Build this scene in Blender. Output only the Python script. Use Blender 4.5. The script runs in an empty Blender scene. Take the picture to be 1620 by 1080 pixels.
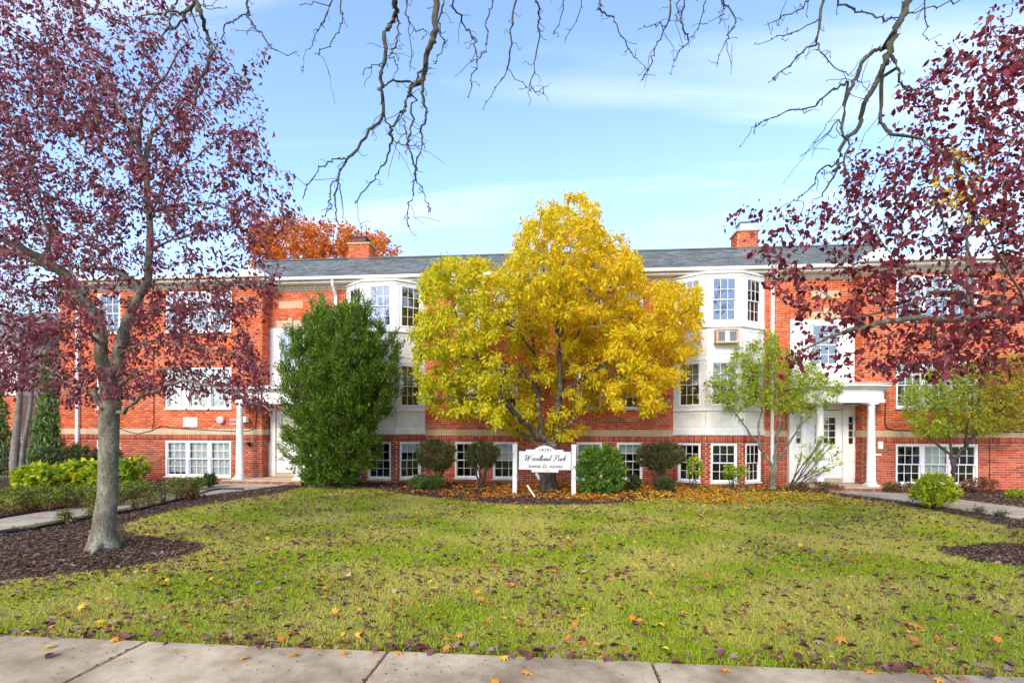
import bpy, math, random
import numpy as np
from mathutils import Vector, Matrix
random.seed(7); RNG = np.random.default_rng(11)
scene = bpy.context.scene
COL = scene.collection
# ------------------------------------------------------------------ camera
CAM = np.array([0.0, -16.5, 1.55]); YAW = math.radians(5.0); ROLL = 0.0035; FPX = 810.0; PV = 688.0
cs, sn = math.cos(YAW), math.sin(YAW)
cd = bpy.data.cameras.new('camera'); cam = bpy.data.objects.new('camera', cd); COL.objects.link(cam)
cd.sensor_width = 36; cd.lens = 18.0; cd.shift_y = (PV-540)/1620.0; cd.clip_end = 2000; cd.clip_start = 0.05
cam.matrix_world = Matrix.Translation(Vector(CAM)) @ Matrix.Rotation(YAW, 4, 'Z') @ Matrix.Rotation(math.pi/2, 4, 'X') @ Matrix.Rotation(ROLL, 4, 'Z')
scene.camera = cam
# ------------------------------------------------------------------ light
SUN_EL, SUN_AZ = 33.0, 197.0        # azimuth: direction towards the sun, from +Y clockwise
w = bpy.data.worlds.new('World'); scene.world = w; w.use_nodes = True
nt = w.node_tree; nt.nodes.clear()
def N(t, **k):
    n = nt.nodes.new(t)
    for a, b in k.items(): setattr(n, a, b)
    return n
out = N('ShaderNodeOutputWorld'); bg = N('ShaderNodeBackground'); sky = N('ShaderNodeTexSky')
sky.sky_type = 'NISHITA'; sky.sun_disc = False; sky.sun_elevation = math.radians(SUN_EL); sky.sun_rotation = math.radians(SUN_AZ)
sky.air_density = 1.0; sky.dust_density = 0.6; sky.ozone_density = 1.6; sky.altitude = 100
bg.inputs['Strength'].default_value = 0.14
tc = N('ShaderNodeTexCoord'); sep = N('ShaderNodeSeparateXYZ'); nt.links.new(tc.outputs['Generated'], sep.inputs[0])
def math_(op, a, b=None, clamp=False):
    n = N('ShaderNodeMath', operation=op); n.use_clamp = clamp
    for i, x in enumerate((a, b)):
        if x is None: continue
        if isinstance(x, (int, float)): n.inputs[i].default_value = x
        else: nt.links.new(x, n.inputs[i])
    return n.outputs[0]
zz = math_('ADD', math_('MAXIMUM', sep.outputs[2], 0.0), 0.22)
px = math_('DIVIDE', sep.outputs[0], zz); py = math_('DIVIDE', sep.outputs[1], zz)
cmb = N('ShaderNodeCombineXYZ'); nt.links.new(px, cmb.inputs[0]); nt.links.new(py, cmb.inputs[1])
mp = N('ShaderNodeMapping'); mp.inputs['Rotation'].default_value = (0, 0, math.radians(-12)); mp.inputs['Scale'].default_value = (0.30, 2.1, 1); mp.inputs['Location'].default_value = (0.3, 0.75, 0)
nt.links.new(cmb.outputs[0], mp.inputs[0])
nz = N('ShaderNodeTexNoise'); nz.inputs['Scale'].default_value = 1.15; nz.inputs['Detail'].default_value = 7; nz.inputs['Roughness'].default_value = 0.52; nz.inputs['Distortion'].default_value = 0.5
nt.links.new(mp.outputs[0], nz.inputs['Vector'])
rp = N('ShaderNodeValToRGB'); rp.color_ramp.elements[0].position = 0.49; rp.color_ramp.elements[1].position = 0.70
rp.color_ramp.elements[0].color = (0, 0, 0, 1); rp.color_ramp.elements[1].color = (0.62, 0.62, 0.62, 1)
nt.links.new(nz.outputs[0], rp.inputs[0])
hz = math_('POWER', math_('SUBTRACT', 1.0, math_('MAXIMUM', sep.outputs[2], 0.0)), 5.0)
amt = math_('ADD', rp.outputs[0], math_('MULTIPLY', hz, 0.22), clamp=True)
mx = N('ShaderNodeMixRGB'); nt.links.new(amt, mx.inputs[0])
gain = N('ShaderNodeMixRGB', blend_type='MULTIPLY'); gain.inputs[0].default_value = 1; gain.inputs[2].default_value = (1.22, 1.24, 1.38, 1)
nt.links.new(sky.outputs[0], gain.inputs[1]); nt.links.new(gain.outputs[0], mx.inputs[1])
mx.inputs[2].default_value = (4.4, 4.65, 5.0, 1)
nt.links.new(mx.outputs[0], bg.inputs['Color']); nt.links.new(bg.outputs[0], out.inputs['Surface'])
sl = bpy.data.lights.new('sun', 'SUN'); sl.energy = 1.5; sl.angle = math.radians(20); sl.color = (1.0, 0.88, 0.72)
so = bpy.data.objects.new('sun', sl); COL.objects.link(so)
el, az = math.radians(SUN_EL), math.radians(SUN_AZ)
sd = Vector((math.sin(az)*math.cos(el), math.cos(az)*math.cos(el), math.sin(el)))
so.rotation_euler = sd.to_track_quat('Z', 'Y').to_euler(); so.location = sd*60
vs = scene.view_settings; vs.view_transform = 'Standard'; vs.look = 'None'; vs.gamma = 1; vs.use_curve_mapping = False; vs.exposure = 1.27
# ------------------------------------------------------------------ pixel <-> world helpers (photo pixels, 1620 x 1080)
def ray(u, v):
    a, b = (u-810)/FPX, -(v-PV)/FPX
    a, b = a-ROLL*b, b+ROLL*a
    return np.array([-sn + a*cs, cs + a*sn, b])
def PY(u, v, Y):
    r = ray(u, v); return CAM + r*((Y-CAM[1])/r[1])
def PD(u, v, d): return CAM + ray(u, v)*d
def G(u, v, z=0.0):
    r = ray(u, v); return CAM + r*((z-CAM[2])/r[2])
def XU(u, Y): return PY(u, PV, Y)[0]
def depth(P): P = np.asarray(P); return (P[..., 0]-CAM[0])*(-sn) + (P[..., 1]-CAM[1])*cs
def pix(P):
    P = np.asarray(P, float); q = P-CAM; d = depth(P); a = (q[..., 0]*cs+q[..., 1]*sn)/d; b = q[..., 2]/d
    a, b = a+ROLL*b, b-ROLL*a
    return 810+a*FPX, PV-b*FPX, d
# ------------------------------------------------------------------ materials
MATS = {}
def mat(name, c1, c2=None, rough=0.7, scale=6.0, bump=0.0, bscale=40.0, island=0.0, c3=None, transl=0.0, spec=0.3, metallic=0.0, detail=5, stretch=None, coat=0.0, speck=None, stain=None):
    if name in MATS: return MATS[name]
    m = bpy.data.materials.new(name); m.use_nodes = True; t = m.node_tree; t.nodes.clear(); L = t.links.new
    o = t.nodes.new('ShaderNodeOutputMaterial'); p = t.nodes.new('ShaderNodeBsdfPrincipled')
    p.inputs['Roughness'].default_value = rough; p.inputs['Specular IOR Level'].default_value = spec; p.inputs['Metallic'].default_value = metallic
    p.inputs['Coat Weight'].default_value = coat
    c2 = c2 or tuple(x*0.8 for x in c1)
    tcn = t.nodes.new('ShaderNodeTexCoord'); src = tcn.outputs['Object']
    if stretch:
        mpn = t.nodes.new('ShaderNodeMapping'); mpn.inputs['Scale'].default_value = stretch; L(src, mpn.inputs[0]); src = mpn.outputs[0]
    n = t.nodes.new('ShaderNodeTexNoise'); n.inputs['Scale'].default_value = scale; n.inputs['Detail'].default_value = detail; n.inputs['Roughness'].default_value = 0.65; L(src, n.inputs['Vector'])
    fac = n.outputs[0]
    rr = t.nodes.new('ShaderNodeMapRange'); rr.inputs[1].default_value = 0.3; rr.inputs[2].default_value = 0.7; L(fac, rr.inputs[0]); fac = rr.outputs[0]
    if island > 0:
        g = t.nodes.new('ShaderNodeNewGeometry'); oi = t.nodes.new('ShaderNodeObjectInfo')
        a = t.nodes.new('ShaderNodeMath'); a.operation = 'ADD'; L(g.outputs['Random Per Island'], a.inputs[0]); L(oi.outputs['Random'], a.inputs[1])
        f = t.nodes.new('ShaderNodeMath'); f.operation = 'FRACT'; L(a.outputs[0], f.inputs[0])
        mxx = t.nodes.new('ShaderNodeMix'); mxx.inputs[0].default_value = island; L(fac, mxx.inputs[2]); L(f.outputs[0], mxx.inputs[3]); fac = mxx.outputs[0]
    r = t.nodes.new('ShaderNodeValToRGB'); e = r.color_ramp.elements
    e[0].position = 0.1; e[1].position = 0.9; e[0].color = (*c1, 1); e[1].color = (*c2, 1)
    if c3:
        e[1].position = 0.55; x = e.new(0.95); x.color = (*c3, 1)
    L(fac, r.inputs[0]); colout = r.outputs[0]
    for sp in (speck, stain):
        if sp:
            n3 = t.nodes.new('ShaderNodeTexNoise'); n3.inputs['Scale'].default_value = sp[0]; n3.inputs['Detail'].default_value = 4; n3.inputs['Roughness'].default_value = .7; L(tcn.outputs['Object'], n3.inputs['Vector'])
            m3 = t.nodes.new('ShaderNodeMapRange'); m3.inputs[1].default_value = .34; m3.inputs[2].default_value = .66; m3.inputs[3].default_value = 1-sp[1]; m3.inputs[4].default_value = 1+sp[1]*.5; L(n3.outputs[0], m3.inputs[0])
            v3 = t.nodes.new('ShaderNodeVectorMath'); v3.operation = 'SCALE'; L(colout, v3.inputs[0]); L(m3.outputs[0], v3.inputs['Scale']); colout = v3.outputs[0]
    L(colout, p.inputs['Base Color'])
    if bump > 0:
        n2 = t.nodes.new('ShaderNodeTexNoise'); n2.inputs['Scale'].default_value = bscale; n2.inputs['Detail'].default_value = 6; L(src, n2.inputs['Vector'])
        b = t.nodes.new('ShaderNodeBump'); b.inputs['Strength'].default_value = 1.0; b.inputs['Distance'].default_value = bump; L(n2.outputs[0], b.inputs['Height']); L(b.outputs[0], p.inputs['Normal'])
    if transl > 0:
        tr = t.nodes.new('ShaderNodeBsdfTranslucent'); L(r.outputs[0], tr.inputs[0]); ms = t.nodes.new('ShaderNodeMixShader'); ms.inputs[0].default_value = transl
        L(p.outputs[0], ms.inputs[1]); L(tr.outputs[0], ms.inputs[2]); L(ms.outputs[0], o.inputs[0])
    else: L(p.outputs[0], o.inputs[0])
    MATS[name] = m; return m
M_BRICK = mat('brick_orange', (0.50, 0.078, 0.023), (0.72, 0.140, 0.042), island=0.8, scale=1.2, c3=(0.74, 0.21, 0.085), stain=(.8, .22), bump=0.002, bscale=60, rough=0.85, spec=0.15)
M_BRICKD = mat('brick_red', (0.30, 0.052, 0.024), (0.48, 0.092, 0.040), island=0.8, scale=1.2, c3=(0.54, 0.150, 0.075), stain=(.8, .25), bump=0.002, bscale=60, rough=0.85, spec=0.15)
M_MORT = mat('mortar', (0.52, 0.34, 0.26), (0.72, 0.55, 0.45), scale=1.5, rough=0.95, spec=0.1)
M_STONE = mat('tan_stone', (0.46, 0.33, 0.19), (0.56, 0.42, 0.27), scale=1.6, rough=0.85, bump=0.002)
M_WHITE = mat('white_paint', (0.76, 0.74, 0.68), (0.82, 0.81, 0.77), scale=1.1, detail=9, c3=(0.82, 0.81, 0.79), stain=(2.3, .14), rough=0.5)
M_CREAM = mat('cream_trim', (0.60, 0.55, 0.45), (0.76, 0.73, 0.66), scale=2.5, rough=0.6)
M_VINYL = mat('white_vinyl', (0.80, 0.80, 0.80), (0.88, 0.88, 0.88), scale=3, rough=0.35)
M_DENT = mat('dentil_grey', (0.36, 0.33, 0.27), (0.50, 0.47, 0.40), scale=5, rough=0.8)
M_SHING = mat('slate_shingle', (0.085, 0.095, 0.10), (0.14, 0.155, 0.16), island=0.8, scale=3, c3=(0.20, 0.215, 0.22), stain=(.5, .2), rough=0.9, bump=0.002, bscale=90)
M_CONC = mat('walk_concrete', (0.36, 0.285, 0.195), (0.46, 0.38, 0.27), scale=1.4, rough=0.95, bump=0.0015, bscale=120, c3=(0.52, 0.44, 0.33), detail=9, speck=(90, .2), stain=(1.3, .25))
M_CONC2 = mat('sidewalk_concrete', (0.38, 0.275, 0.155), (0.50, 0.385, 0.235), scale=2.2, rough=0.95, bump=0.002, bscale=160, c3=(0.58, 0.465, 0.305), detail=12, speck=(150, .30), stain=(1.1, .30))
M_MULCH = mat('mulch', (0.045, 0.026, 0.015), (0.10, 0.058, 0.036), scale=9, rough=1, bump=0.02, bscale=45)
M_CHIP = mat('mulch_chip', (0.036, 0.020, 0.011), (0.11, 0.062, 0.037), island=0.9, c3=(0.27, 0.17, 0.11), rough=0.95, scale=3)
M_SOIL = mat('lawn_soil', (0.12, 0.12, 0.022), (0.20, 0.20, 0.03), scale=2.5, rough=1, bump=0.01, bscale=60)
M_BLACK = mat('black_plastic', (0.012, 0.012, 0.014), (0.03, 0.03, 0.034), rough=0.45, scale=8)
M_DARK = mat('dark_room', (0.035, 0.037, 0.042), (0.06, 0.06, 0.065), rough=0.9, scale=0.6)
M_BLIND = mat('blind_cloth', (0.62, 0.64, 0.62), (0.74, 0.75, 0.72), rough=0.8, scale=3)
M_BLINDG = mat('blind_green_grey', (0.42, 0.46, 0.38), (0.55, 0.58, 0.48), rough=0.8, scale=3)
M_METAL = mat('galvanised_metal', (0.42, 0.43, 0.44), (0.58, 0.59, 0.60), rough=0.4, metallic=0.7, scale=8)
M_WOOD = mat('raw_wood', (0.50, 0.30, 0.16), (0.62, 0.42, 0.26), rough=0.8, scale=9)
M_NAVY = mat('sign_navy', (0.03, 0.035, 0.07), (0.05, 0.055, 0.09), rough=0.5)
M_SIGN = mat('sign_white', (0.60, 0.59, 0.55), (0.70, 0.69, 0.65), rough=0.5, scale=3, c3=(0.64, 0.62, 0.56), stain=(6, .12))
M_BRONZE = mat('logo_bronze', (0.32, 0.15, 0.05), (0.42, 0.22, 0.08), rough=0.5)
M_PINK = mat('faded_red', (0.62, 0.22, 0.24), (0.70, 0.32, 0.33), rough=0.6)
M_BARK = mat('bark_grey', (0.12, 0.105, 0.070), (0.22, 0.20, 0.14), scale=9, rough=0.95, bump=0.014, bscale=34, c3=(0.34, 0.32, 0.25), detail=12, stretch=(1,1,.45), speck=(38, .45), stain=(3.5, .3))
M_BARKS = mat('bark_street', (0.042, 0.036, 0.024), (0.09, 0.08, 0.05), scale=9, rough=0.95, bump=0.006, bscale=50, c3=(0.11, 0.11, 0.06))
M_TWIG = mat('bark_dark', (0.045, 0.032, 0.026), (0.10, 0.075, 0.06), scale=12, rough=0.95)
M_BARKY = mat('bark_brown', (0.055, 0.042, 0.028), (0.12, 0.098, 0.068), scale=9, rough=0.95, bump=0.01, bscale=30, c3=(0.24, 0.21, 0.16), speck=(30, .4))
M_BARKP = mat('bark_pale', (0.13, 0.115, 0.09), (0.24, 0.22, 0.18), scale=6, rough=0.9, bump=0.006, bscale=30)
def leafmat(n, a, b, c, tr=0.35, isl=0.8, rough=0.55): return mat(n, a, b, c3=c, island=isl, scale=0.9, transl=tr, rough=rough, spec=0.35)
M_PURP = leafmat('leaf_purple', (0.11, 0.020, 0.028), (0.24, 0.045, 0.058), (0.38, 0.115, 0.135), tr=0.4)
M_PURP2 = leafmat('leaf_maroon', (0.085, 0.012, 0.018), (0.24, 0.022, 0.028), (0.36, 0.075, 0.085))
M_YEL = leafmat('leaf_yellow', (0.78, 0.64, 0.011), (0.91, 0.68, 0.011), (0.92, 0.53, 0.009), tr=0.5)
M_YEL2 = leafmat('leaf_yellow_green', (0.42, 0.52, 0.015), (0.74, 0.68, 0.02), (0.88, 0.66, 0.012), tr=0.45)
M_YG = leafmat('leaf_lime', (0.18, 0.29, 0.015), (0.34, 0.45, 0.02), (0.56, 0.54, 0.03), tr=0.4)
M_YGO = leafmat('leaf_lime_orange', (0.16, 0.23, 0.018), (0.42, 0.42, 0.025), (0.60, 0.30, 0.03), tr=0.4)
M_JUN = leafmat('juniper_green', (0.050, 0.10, 0.008), (0.11, 0.20, 0.012), (0.24, 0.36, 0.02), tr=0.25)
M_BOX = leafmat('shrub_dark_green', (0.030, 0.055, 0.014), (0.065, 0.10, 0.022), (0.13, 0.15, 0.035), tr=0.2)
M_BURN = leafmat('shrub_bronze_green', (0.045, 0.070, 0.018), (0.10, 0.13, 0.03), (0.20, 0.12, 0.05), tr=0.2)
M_GRN = leafmat('shrub_mid_green', (0.06, 0.14, 0.015), (0.13, 0.26, 0.025), (0.26, 0.40, 0.05), tr=0.3)
M_ORG = leafmat('leaf_orange', (0.50, 0.11, 0.012), (0.72, 0.19, 0.02), (0.78, 0.30, 0.03), tr=0.4)
M_PINE = leafmat('pine_green', (0.06, 0.11, 0.02), (0.13, 0.21, 0.04), (0.28, 0.36, 0.08), tr=0.3)
M_FORG = leafmat('fallen_orange', (0.42, 0.12, 0.02), (0.70, 0.26, 0.03), (0.80, 0.42, 0.06), tr=0.15)
M_FYEL = leafmat('fallen_yellow', (0.70, 0.42, 0.02), (0.80, 0.52, 0.03), (0.70, 0.34, 0.04), tr=0.15)
M_FPUR = leafmat('fallen_purple', (0.085, 0.024, 0.020), (0.17, 0.065, 0.052), (0.28, 0.185, 0.180), tr=0.05)
M_FRED = leafmat('fallen_red', (0.20, 0.045, 0.02), (0.30, 0.11, 0.045), (0.38, 0.20, 0.10), tr=0.1)
M_FTAN = leafmat('fallen_tan', (0.40, 0.23, 0.11), (0.50, 0.32, 0.17), (0.32, 0.16, 0.07), tr=0.1)
def grassmat():
    m = bpy.data.materials.new('grass_blade'); m.use_nodes = True; t = m.node_tree; t.nodes.clear(); L = t.links.new
    o = t.nodes.new('ShaderNodeOutputMaterial'); p = t.nodes.new('ShaderNodeBsdfPrincipled'); p.inputs['Roughness'].default_value = 0.6; p.inputs['Specular IOR Level'].default_value = 0.25
    g = t.nodes.new('ShaderNodeNewGeometry'); tcn = t.nodes.new('ShaderNodeTexCoord')
    n1 = t.nodes.new('ShaderNodeTexNoise'); n1.inputs['Scale'].default_value = 0.75; n1.inputs['Detail'].default_value = 4; L(tcn.outputs['Object'], n1.inputs[0])
    mr = t.nodes.new('ShaderNodeMapRange'); mr.inputs[1].default_value = 0.41; mr.inputs[2].default_value = 0.58; L(n1.outputs[0], mr.inputs[0])
    r1 = t.nodes.new('ShaderNodeValToRGB'); e = r1.color_ramp.elements
    e[0].position = 0; e[0].color = (0.19, 0.31, 0.011, 1); e[1].position = 0.6; e[1].color = (0.40, 0.50, 0.017, 1); x = e.new(0.93); x.color = (0.54, 0.54, 0.05, 1); x = e.new(1.0); x.color = (0.50, 0.42, 0.15, 1)
    r2 = t.nodes.new('ShaderNodeValToRGB'); e = r2.color_ramp.elements
    e[0].position = 0; e[0].color = (0.44, 0.47, 0.025, 1); e[1].position = 0.5; e[1].color = (0.66, 0.58, 0.14, 1); x = e.new(0.9); x.color = (0.56, 0.50, 0.13, 1); x = e.new(1.0); x.color = (0.50, 0.36, 0.15, 1)
    L(g.outputs['Random Per Island'], r1.inputs[0]); L(g.outputs['Random Per Island'], r2.inputs[0])
    mxn = t.nodes.new('ShaderNodeMixRGB'); L(mr.outputs[0], mxn.inputs[0]); L(r1.outputs[0], mxn.inputs[1]); L(r2.outputs[0], mxn.inputs[2]); L(mxn.outputs[0], p.inputs['Base Color'])
    tr = t.nodes.new('ShaderNodeBsdfTranslucent'); L(mxn.outputs[0], tr.inputs[0]); ms = t.nodes.new('ShaderNodeMixShader'); ms.inputs[0].default_value = 0.35
    L(p.outputs[0], ms.inputs[1]); L(tr.outputs[0], ms.inputs[2]); L(ms.outputs[0], o.inputs[0]); return m
M_GRASS = grassmat()
def glassmat(name, refl, tint, rough=0.02):
    m = bpy.data.materials.new(name); m.use_nodes = True; t = m.node_tree; t.nodes.clear(); L = t.links.new
    o = t.nodes.new('ShaderNodeOutputMaterial'); tr = t.nodes.new('ShaderNodeBsdfTransparent'); tr.inputs[0].default_value = (*tint, 1)
    gl = t.nodes.new('ShaderNodeBsdfGlossy'); gl.inputs['Roughness'].default_value = rough
    lw = t.nodes.new('ShaderNodeFresnel'); lw.inputs[0].default_value = 1.5
    a = t.nodes.new('ShaderNodeMath'); a.operation = 'ADD'; a.use_clamp = True; a.inputs[1].default_value = refl; L(lw.outputs[0], a.inputs[0])
    ms = t.nodes.new('ShaderNodeMixShader'); L(a.outputs[0], ms.inputs[0]); L(tr.outputs[0], ms.inputs[1]); L(gl.outputs[0], ms.inputs[2]); L(ms.outputs[0], o.inputs[0])
    tcn = t.nodes.new('ShaderNodeTexCoord'); n = t.nodes.new('ShaderNodeTexNoise'); n.inputs['Scale'].default_value = 1.3; L(tcn.outputs['Object'], n.inputs[0])
    b = t.nodes.new('ShaderNodeBump'); b.inputs['Distance'].default_value = 0.02; b.inputs['Strength'].default_value = 0.3; L(n.outputs[0], b.inputs['Height']); L(b.outputs[0], gl.inputs['Normal'])
    return m
M_GLASS = glassmat('window_glass', 0.12, (0.88, 0.92, 0.93))
M_GLASSL = glassmat('window_glass_low', 0.03, (0.93, 0.95, 0.95))
# ------------------------------------------------------------------ mesh helpers
def link(name, me, parent=None, m=None, **pr):
    o = bpy.data.objects.new(name, me); COL.objects.link(o)
    if parent is not None: o.parent = parent
    if m is not None and me is not None and not me.materials: me.materials.append(m)
    for k, v in pr.items(): o[k] = v
    return o
def npmesh(name, V, F, m=None, smooth=False, mi=None, mats=None):
    V = np.asarray(V, np.float32).reshape(-1, 3); F = np.asarray(F, np.int32); n, k = F.shape
    me = bpy.data.meshes.new(name); me.vertices.add(len(V)); me.vertices.foreach_set('co', V.ravel())
    me.loops.add(n*k); me.loops.foreach_set('vertex_index', F.ravel())
    me.polygons.add(n); me.polygons.foreach_set('loop_start', np.arange(n, dtype=np.int32)*k); me.polygons.foreach_set('loop_total', np.full(n, k, np.int32))
    if smooth: me.polygons.foreach_set('use_smooth', np.ones(n, bool))
    for x in (mats or ([m] if m else [])): me.materials.append(x)
    if mi is not None: me.polygons.foreach_set('material_index', np.asarray(mi, np.int32))
    me.update(); me.validate(); return me
BF = np.array([[0,1,2,3],[7,6,5,4],[0,4,5,1],[1,5,6,2],[2,6,7,3],[3,7,4,0]])
class MB:
    def __init__(s): s.v = []; s.f = []
    def box(s, x0, x1, y0, y1, z0, z1):
        b = len(s.v); s.v += [(x0,y0,z0),(x0,y1,z0),(x1,y1,z0),(x1,y0,z0),(x0,y0,z1),(x0,y1,z1),(x1,y1,z1),(x1,y0,z1)]
        s.f += [[b+i for i in f] for f in ([0,1,2,3],[7,6,5,4],[0,4,5,1],[1,5,6,2],[2,6,7,3],[3,7,4,0])]
    def prism(s, pts, z0, z1):      # pts plan polygon
        b = len(s.v); n = len(pts)
        s.v += [(p[0], p[1], z0) for p in pts] + [(p[0], p[1], z1) for p in pts]
        s.f.append([b+i for i in range(n)][::-1]); s.f.append([b+n+i for i in range(n)])
        for i in range(n): j = (i+1) % n; s.f.append([b+i, b+j, b+n+j, b+n+i])
    def tube(s, pts, rad, k=8, cap=True):
        pts = [Vector(p) for p in pts]; n = len(pts); rad = rad if hasattr(rad, '__len__') else [rad]*n
        b = len(s.v); up = Vector((0.13, 0.31, 0.94))
        for i, p in enumerate(pts):
            t = (pts[min(i+1, n-1)]-pts[max(i-1, 0)]).normalized(); a = t.cross(up)
            if a.length < 0.2: a = t.cross(Vector((1, 0.1, 0)))
            a.normalize(); c = t.cross(a)
            for j in range(k):
                th = 2*math.pi*j/k; s.v.append(tuple(p + (a*math.cos(th)+c*math.sin(th))*rad[i]))
        for i in range(n-1):
            for j in range(k): jj = (j+1) % k; s.f.append([b+i*k+j, b+i*k+jj, b+(i+1)*k+jj, b+(i+1)*k+j])
        if cap: s.f.append([b+j for j in range(k)]); s.f.append([b+(n-1)*k+j for j in range(k)][::-1])
    def lathe(s, x, y, prof, k=20):
        b = len(s.v); n = len(prof)
        for r, z in prof:
            for j in range(k): th = 2*math.pi*j/k; s.v.append((x+r*math.cos(th), y+r*math.sin(th), z))
        for i in range(n-1):
            for j in range(k): jj = (j+1) % k; s.f.append([b+i*k+j, b+i*k+jj, b+(i+1)*k+jj, b+(i+1)*k+j])
        s.f.append([b+j for j in range(k)][::-1]); s.f.append([b+(n-1)*k+j for j in range(k)])
    def mesh(s, name, m, smooth=False):
        me = bpy.data.meshes.new(name); me.from_pydata(s.v, [], s.f)
        if m: me.materials.append(m)
        if smooth:
            for p in me.polygons: p.use_smooth = len(p.vertices) == 4
        me.update(); return me
def bevel(o, wd=0.004, seg=1):
    md = o.modifiers.new('bevel', 'BEVEL'); md.width = wd; md.segments = seg; md.limit_method = 'ANGLE'; return o
def empty(name, loc, label, cat, group=None):
    o = bpy.data.objects.new(name, None); COL.objects.link(o); o.location = loc; o.empty_display_size = 0.2
    o['label'] = label; o['category'] = cat
    if group: o['group'] = group
    return o
def inpoly(x, y, poly):
    x = np.asarray(x); y = np.asarray(y); r = np.zeros(x.shape, bool); n = len(poly)
    for i in range(n):
        x0, y0 = poly[i]; x1, y1 = poly[(i+1) % n]
        if y0 == y1: continue
        c = ((y0 > y) != (y1 > y)) & (x < (x1-x0)*(y-y0)/(y1-y0)+x0); r ^= c
    return r
# ------------------------------------------------------------------ ground, paths, beds
def smooth_poly(p, it=2):
    p = [np.array(q, float) for q in p]
    for _ in range(it):
        q = []
        for i in range(len(p)):
            a, b = p[i], p[(i+1) % len(p)]; q += [a*0.75+b*0.25, a*0.25+b*0.75]
        p = q
    return [tuple(x[:2]) for x in p]
def ground_h(x, y):
    return 0.0
SWY = -12.93            # lawn / sidewalk edge
g = npmesh('ground', [(-300, -200, -0.02), (300, -200, -0.02), (300, 400, -0.02), (-300, 400, -0.02)], [[0, 1, 2, 3]], M_SOIL)
link('ground', g, kind='structure')
# sidewalk: slabs are pieces
sw = MB(); sw.box(-24, 24, SWY-1.55, SWY-0.005, -0.06, -0.018); swo = link('sidewalk', sw.mesh('sidewalk', M_MULCH), kind='structure')
JX = [-3.03+1.84*k for k in range(-6, 9)]
for k, x in enumerate(JX[:-1]):
    b = MB(); b.box(x+0.008, JX[k+1]-0.008, SWY-1.53, SWY-0.01, -0.05, 0.012+0.006*random.random())
    o = link('slab', b.mesh('slab', M_CONC2), swo); bevel(o, 0.012, 2)
b = MB(); b.box(-60, 60, -22, SWY-1.56-1.6, -0.05, -0.01); link('road', b.mesh('road', mat('asphalt', (0.045, 0.045, 0.047), (0.06, 0.06, 0.062), scale=4, rough=0.9)), kind='structure')
# left and right walks
LW = [(-10.05, SWY), (-8.62, SWY), (-8.74, -9), (-8.82, -5.2), (-8.55, -3.6), (-8.2, -2.2), (-8.15, -1.45), (-10.2, -1.45), (-10.15, -5), (-10.05, -9)]
RW = [(8.75, SWY), (10.15, SWY), (10.05, -5.0), (9.75, -3.2), (9.45, -1.6), (7.4, -1.6), (7.75, -2.2), (8.35, -4.4), (8.62, -6.2), (8.7, -9)]
def sheet(name, poly, z0, z1, m, **k):
    b = MB(); b.prism(poly, z0, z1); return link(name, b.mesh(name, m), **k)
def ccw(p):
    a = sum(p[i][0]*p[(i+1) % len(p)][1]-p[(i+1) % len(p)][0]*p[i][1] for i in range(len(p))); return p if a > 0 else p[::-1]
LW = ccw(LW); RW = ccw(RW)
sheet('path', LW, -0.05, 0.03, M_CONC, kind='structure'); sheet('path', RW, -0.05, 0.03, M_CONC, kind='structure')
def gp(*uv): return [tuple(G(u, v)[:2]) for u, v in uv]
lbed = gp((-60, 850), (0, 845), (100, 829), (200, 811), (290, 791), (355, 777), (420, 772), (480, 764), (482, 770), (420, 784), (330, 796), (240, 814), (188, 832), (205, 846), (262, 852), (326, 860), (322, 872), (262, 886), (190, 900), (100, 908), (0, 922), (-80, 925))
LBED = smooth_poly(lbed, 1)
cb = gp((470, 772), (520, 768), (590, 771), (660, 784), (740, 793), (860, 799), (960, 798), (1040, 790), (1120, 781), (1200, 776), (1290, 779))
CBED = smooth_poly(cb+[(7.4, -1.5), (7.1, 0.05), (-8.2, 0.05), (-8.2, -1.6)], 1)
rb = gp((1280, 776), (1350, 789), (1420, 797), (1500, 811), (1620, 838), (1700, 856))
RBED = smooth_poly(rb+[(8.9, -8.5), (8.7, -6.6), (8.45, -4.4), (7.8, -2.3), (7.35, -1.5)], 1)
rc = G(1705, 886)
RCIR = [(rc[0]+1.42*math.cos(t)*(1+0.06*math.sin(3*t)), rc[1]+0.95*math.sin(t)*(1+0.06*math.cos(4*t))) for t in np.linspace(0, 2*math.pi, 28)[:-1]]
RBED2 = smooth_poly([(9.8, -1.3), (9.75, -2.2), (10.1, -4.6), (12.5, -3.9), (16, -3.6), (18, -0.5), (9.6, -0.5)], 1)
LBED2 = smooth_poly([(-10.3, -0.5), (-10.28, -5.2), (-10.2, -9.5), (-11.2, -9.0), (-11.3, -5.4), (-13.5, -4.2), (-24, -4.6), (-24, -0.2), (-17, -0.3)], 1)
for p in (LBED, CBED, RBED, RCIR, RBED2, LBED2):
    sheet('mulch_bed', ccw(list(p)), -0.02, 0.008, M_MULCH, kind='structure')
BEDS = [LBED, CBED, RBED, RCIR, RBED2, LBED2]
def in_bed(x, y):
    r = np.zeros(np.shape(x), bool)
    for p in BEDS: r |= inpoly(x, y, p)
    return r
def in_walk(x, y): return inpoly(x, y, LW) | inpoly(x, y, RW)
def rand_ground(n, dmin, dmax, power):     # points in the view wedge, density ~ 1/d^power per area
    e = 2-power
    d = ((dmax**e-dmin**e)*RNG.random(n)+dmin**e)**(1/e)
    a = (RNG.random(n)*2-1)*1.06
    return CAM[0]+d*(-sn)+a*d*cs, CAM[1]+d*cs+a*d*sn, d
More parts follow.
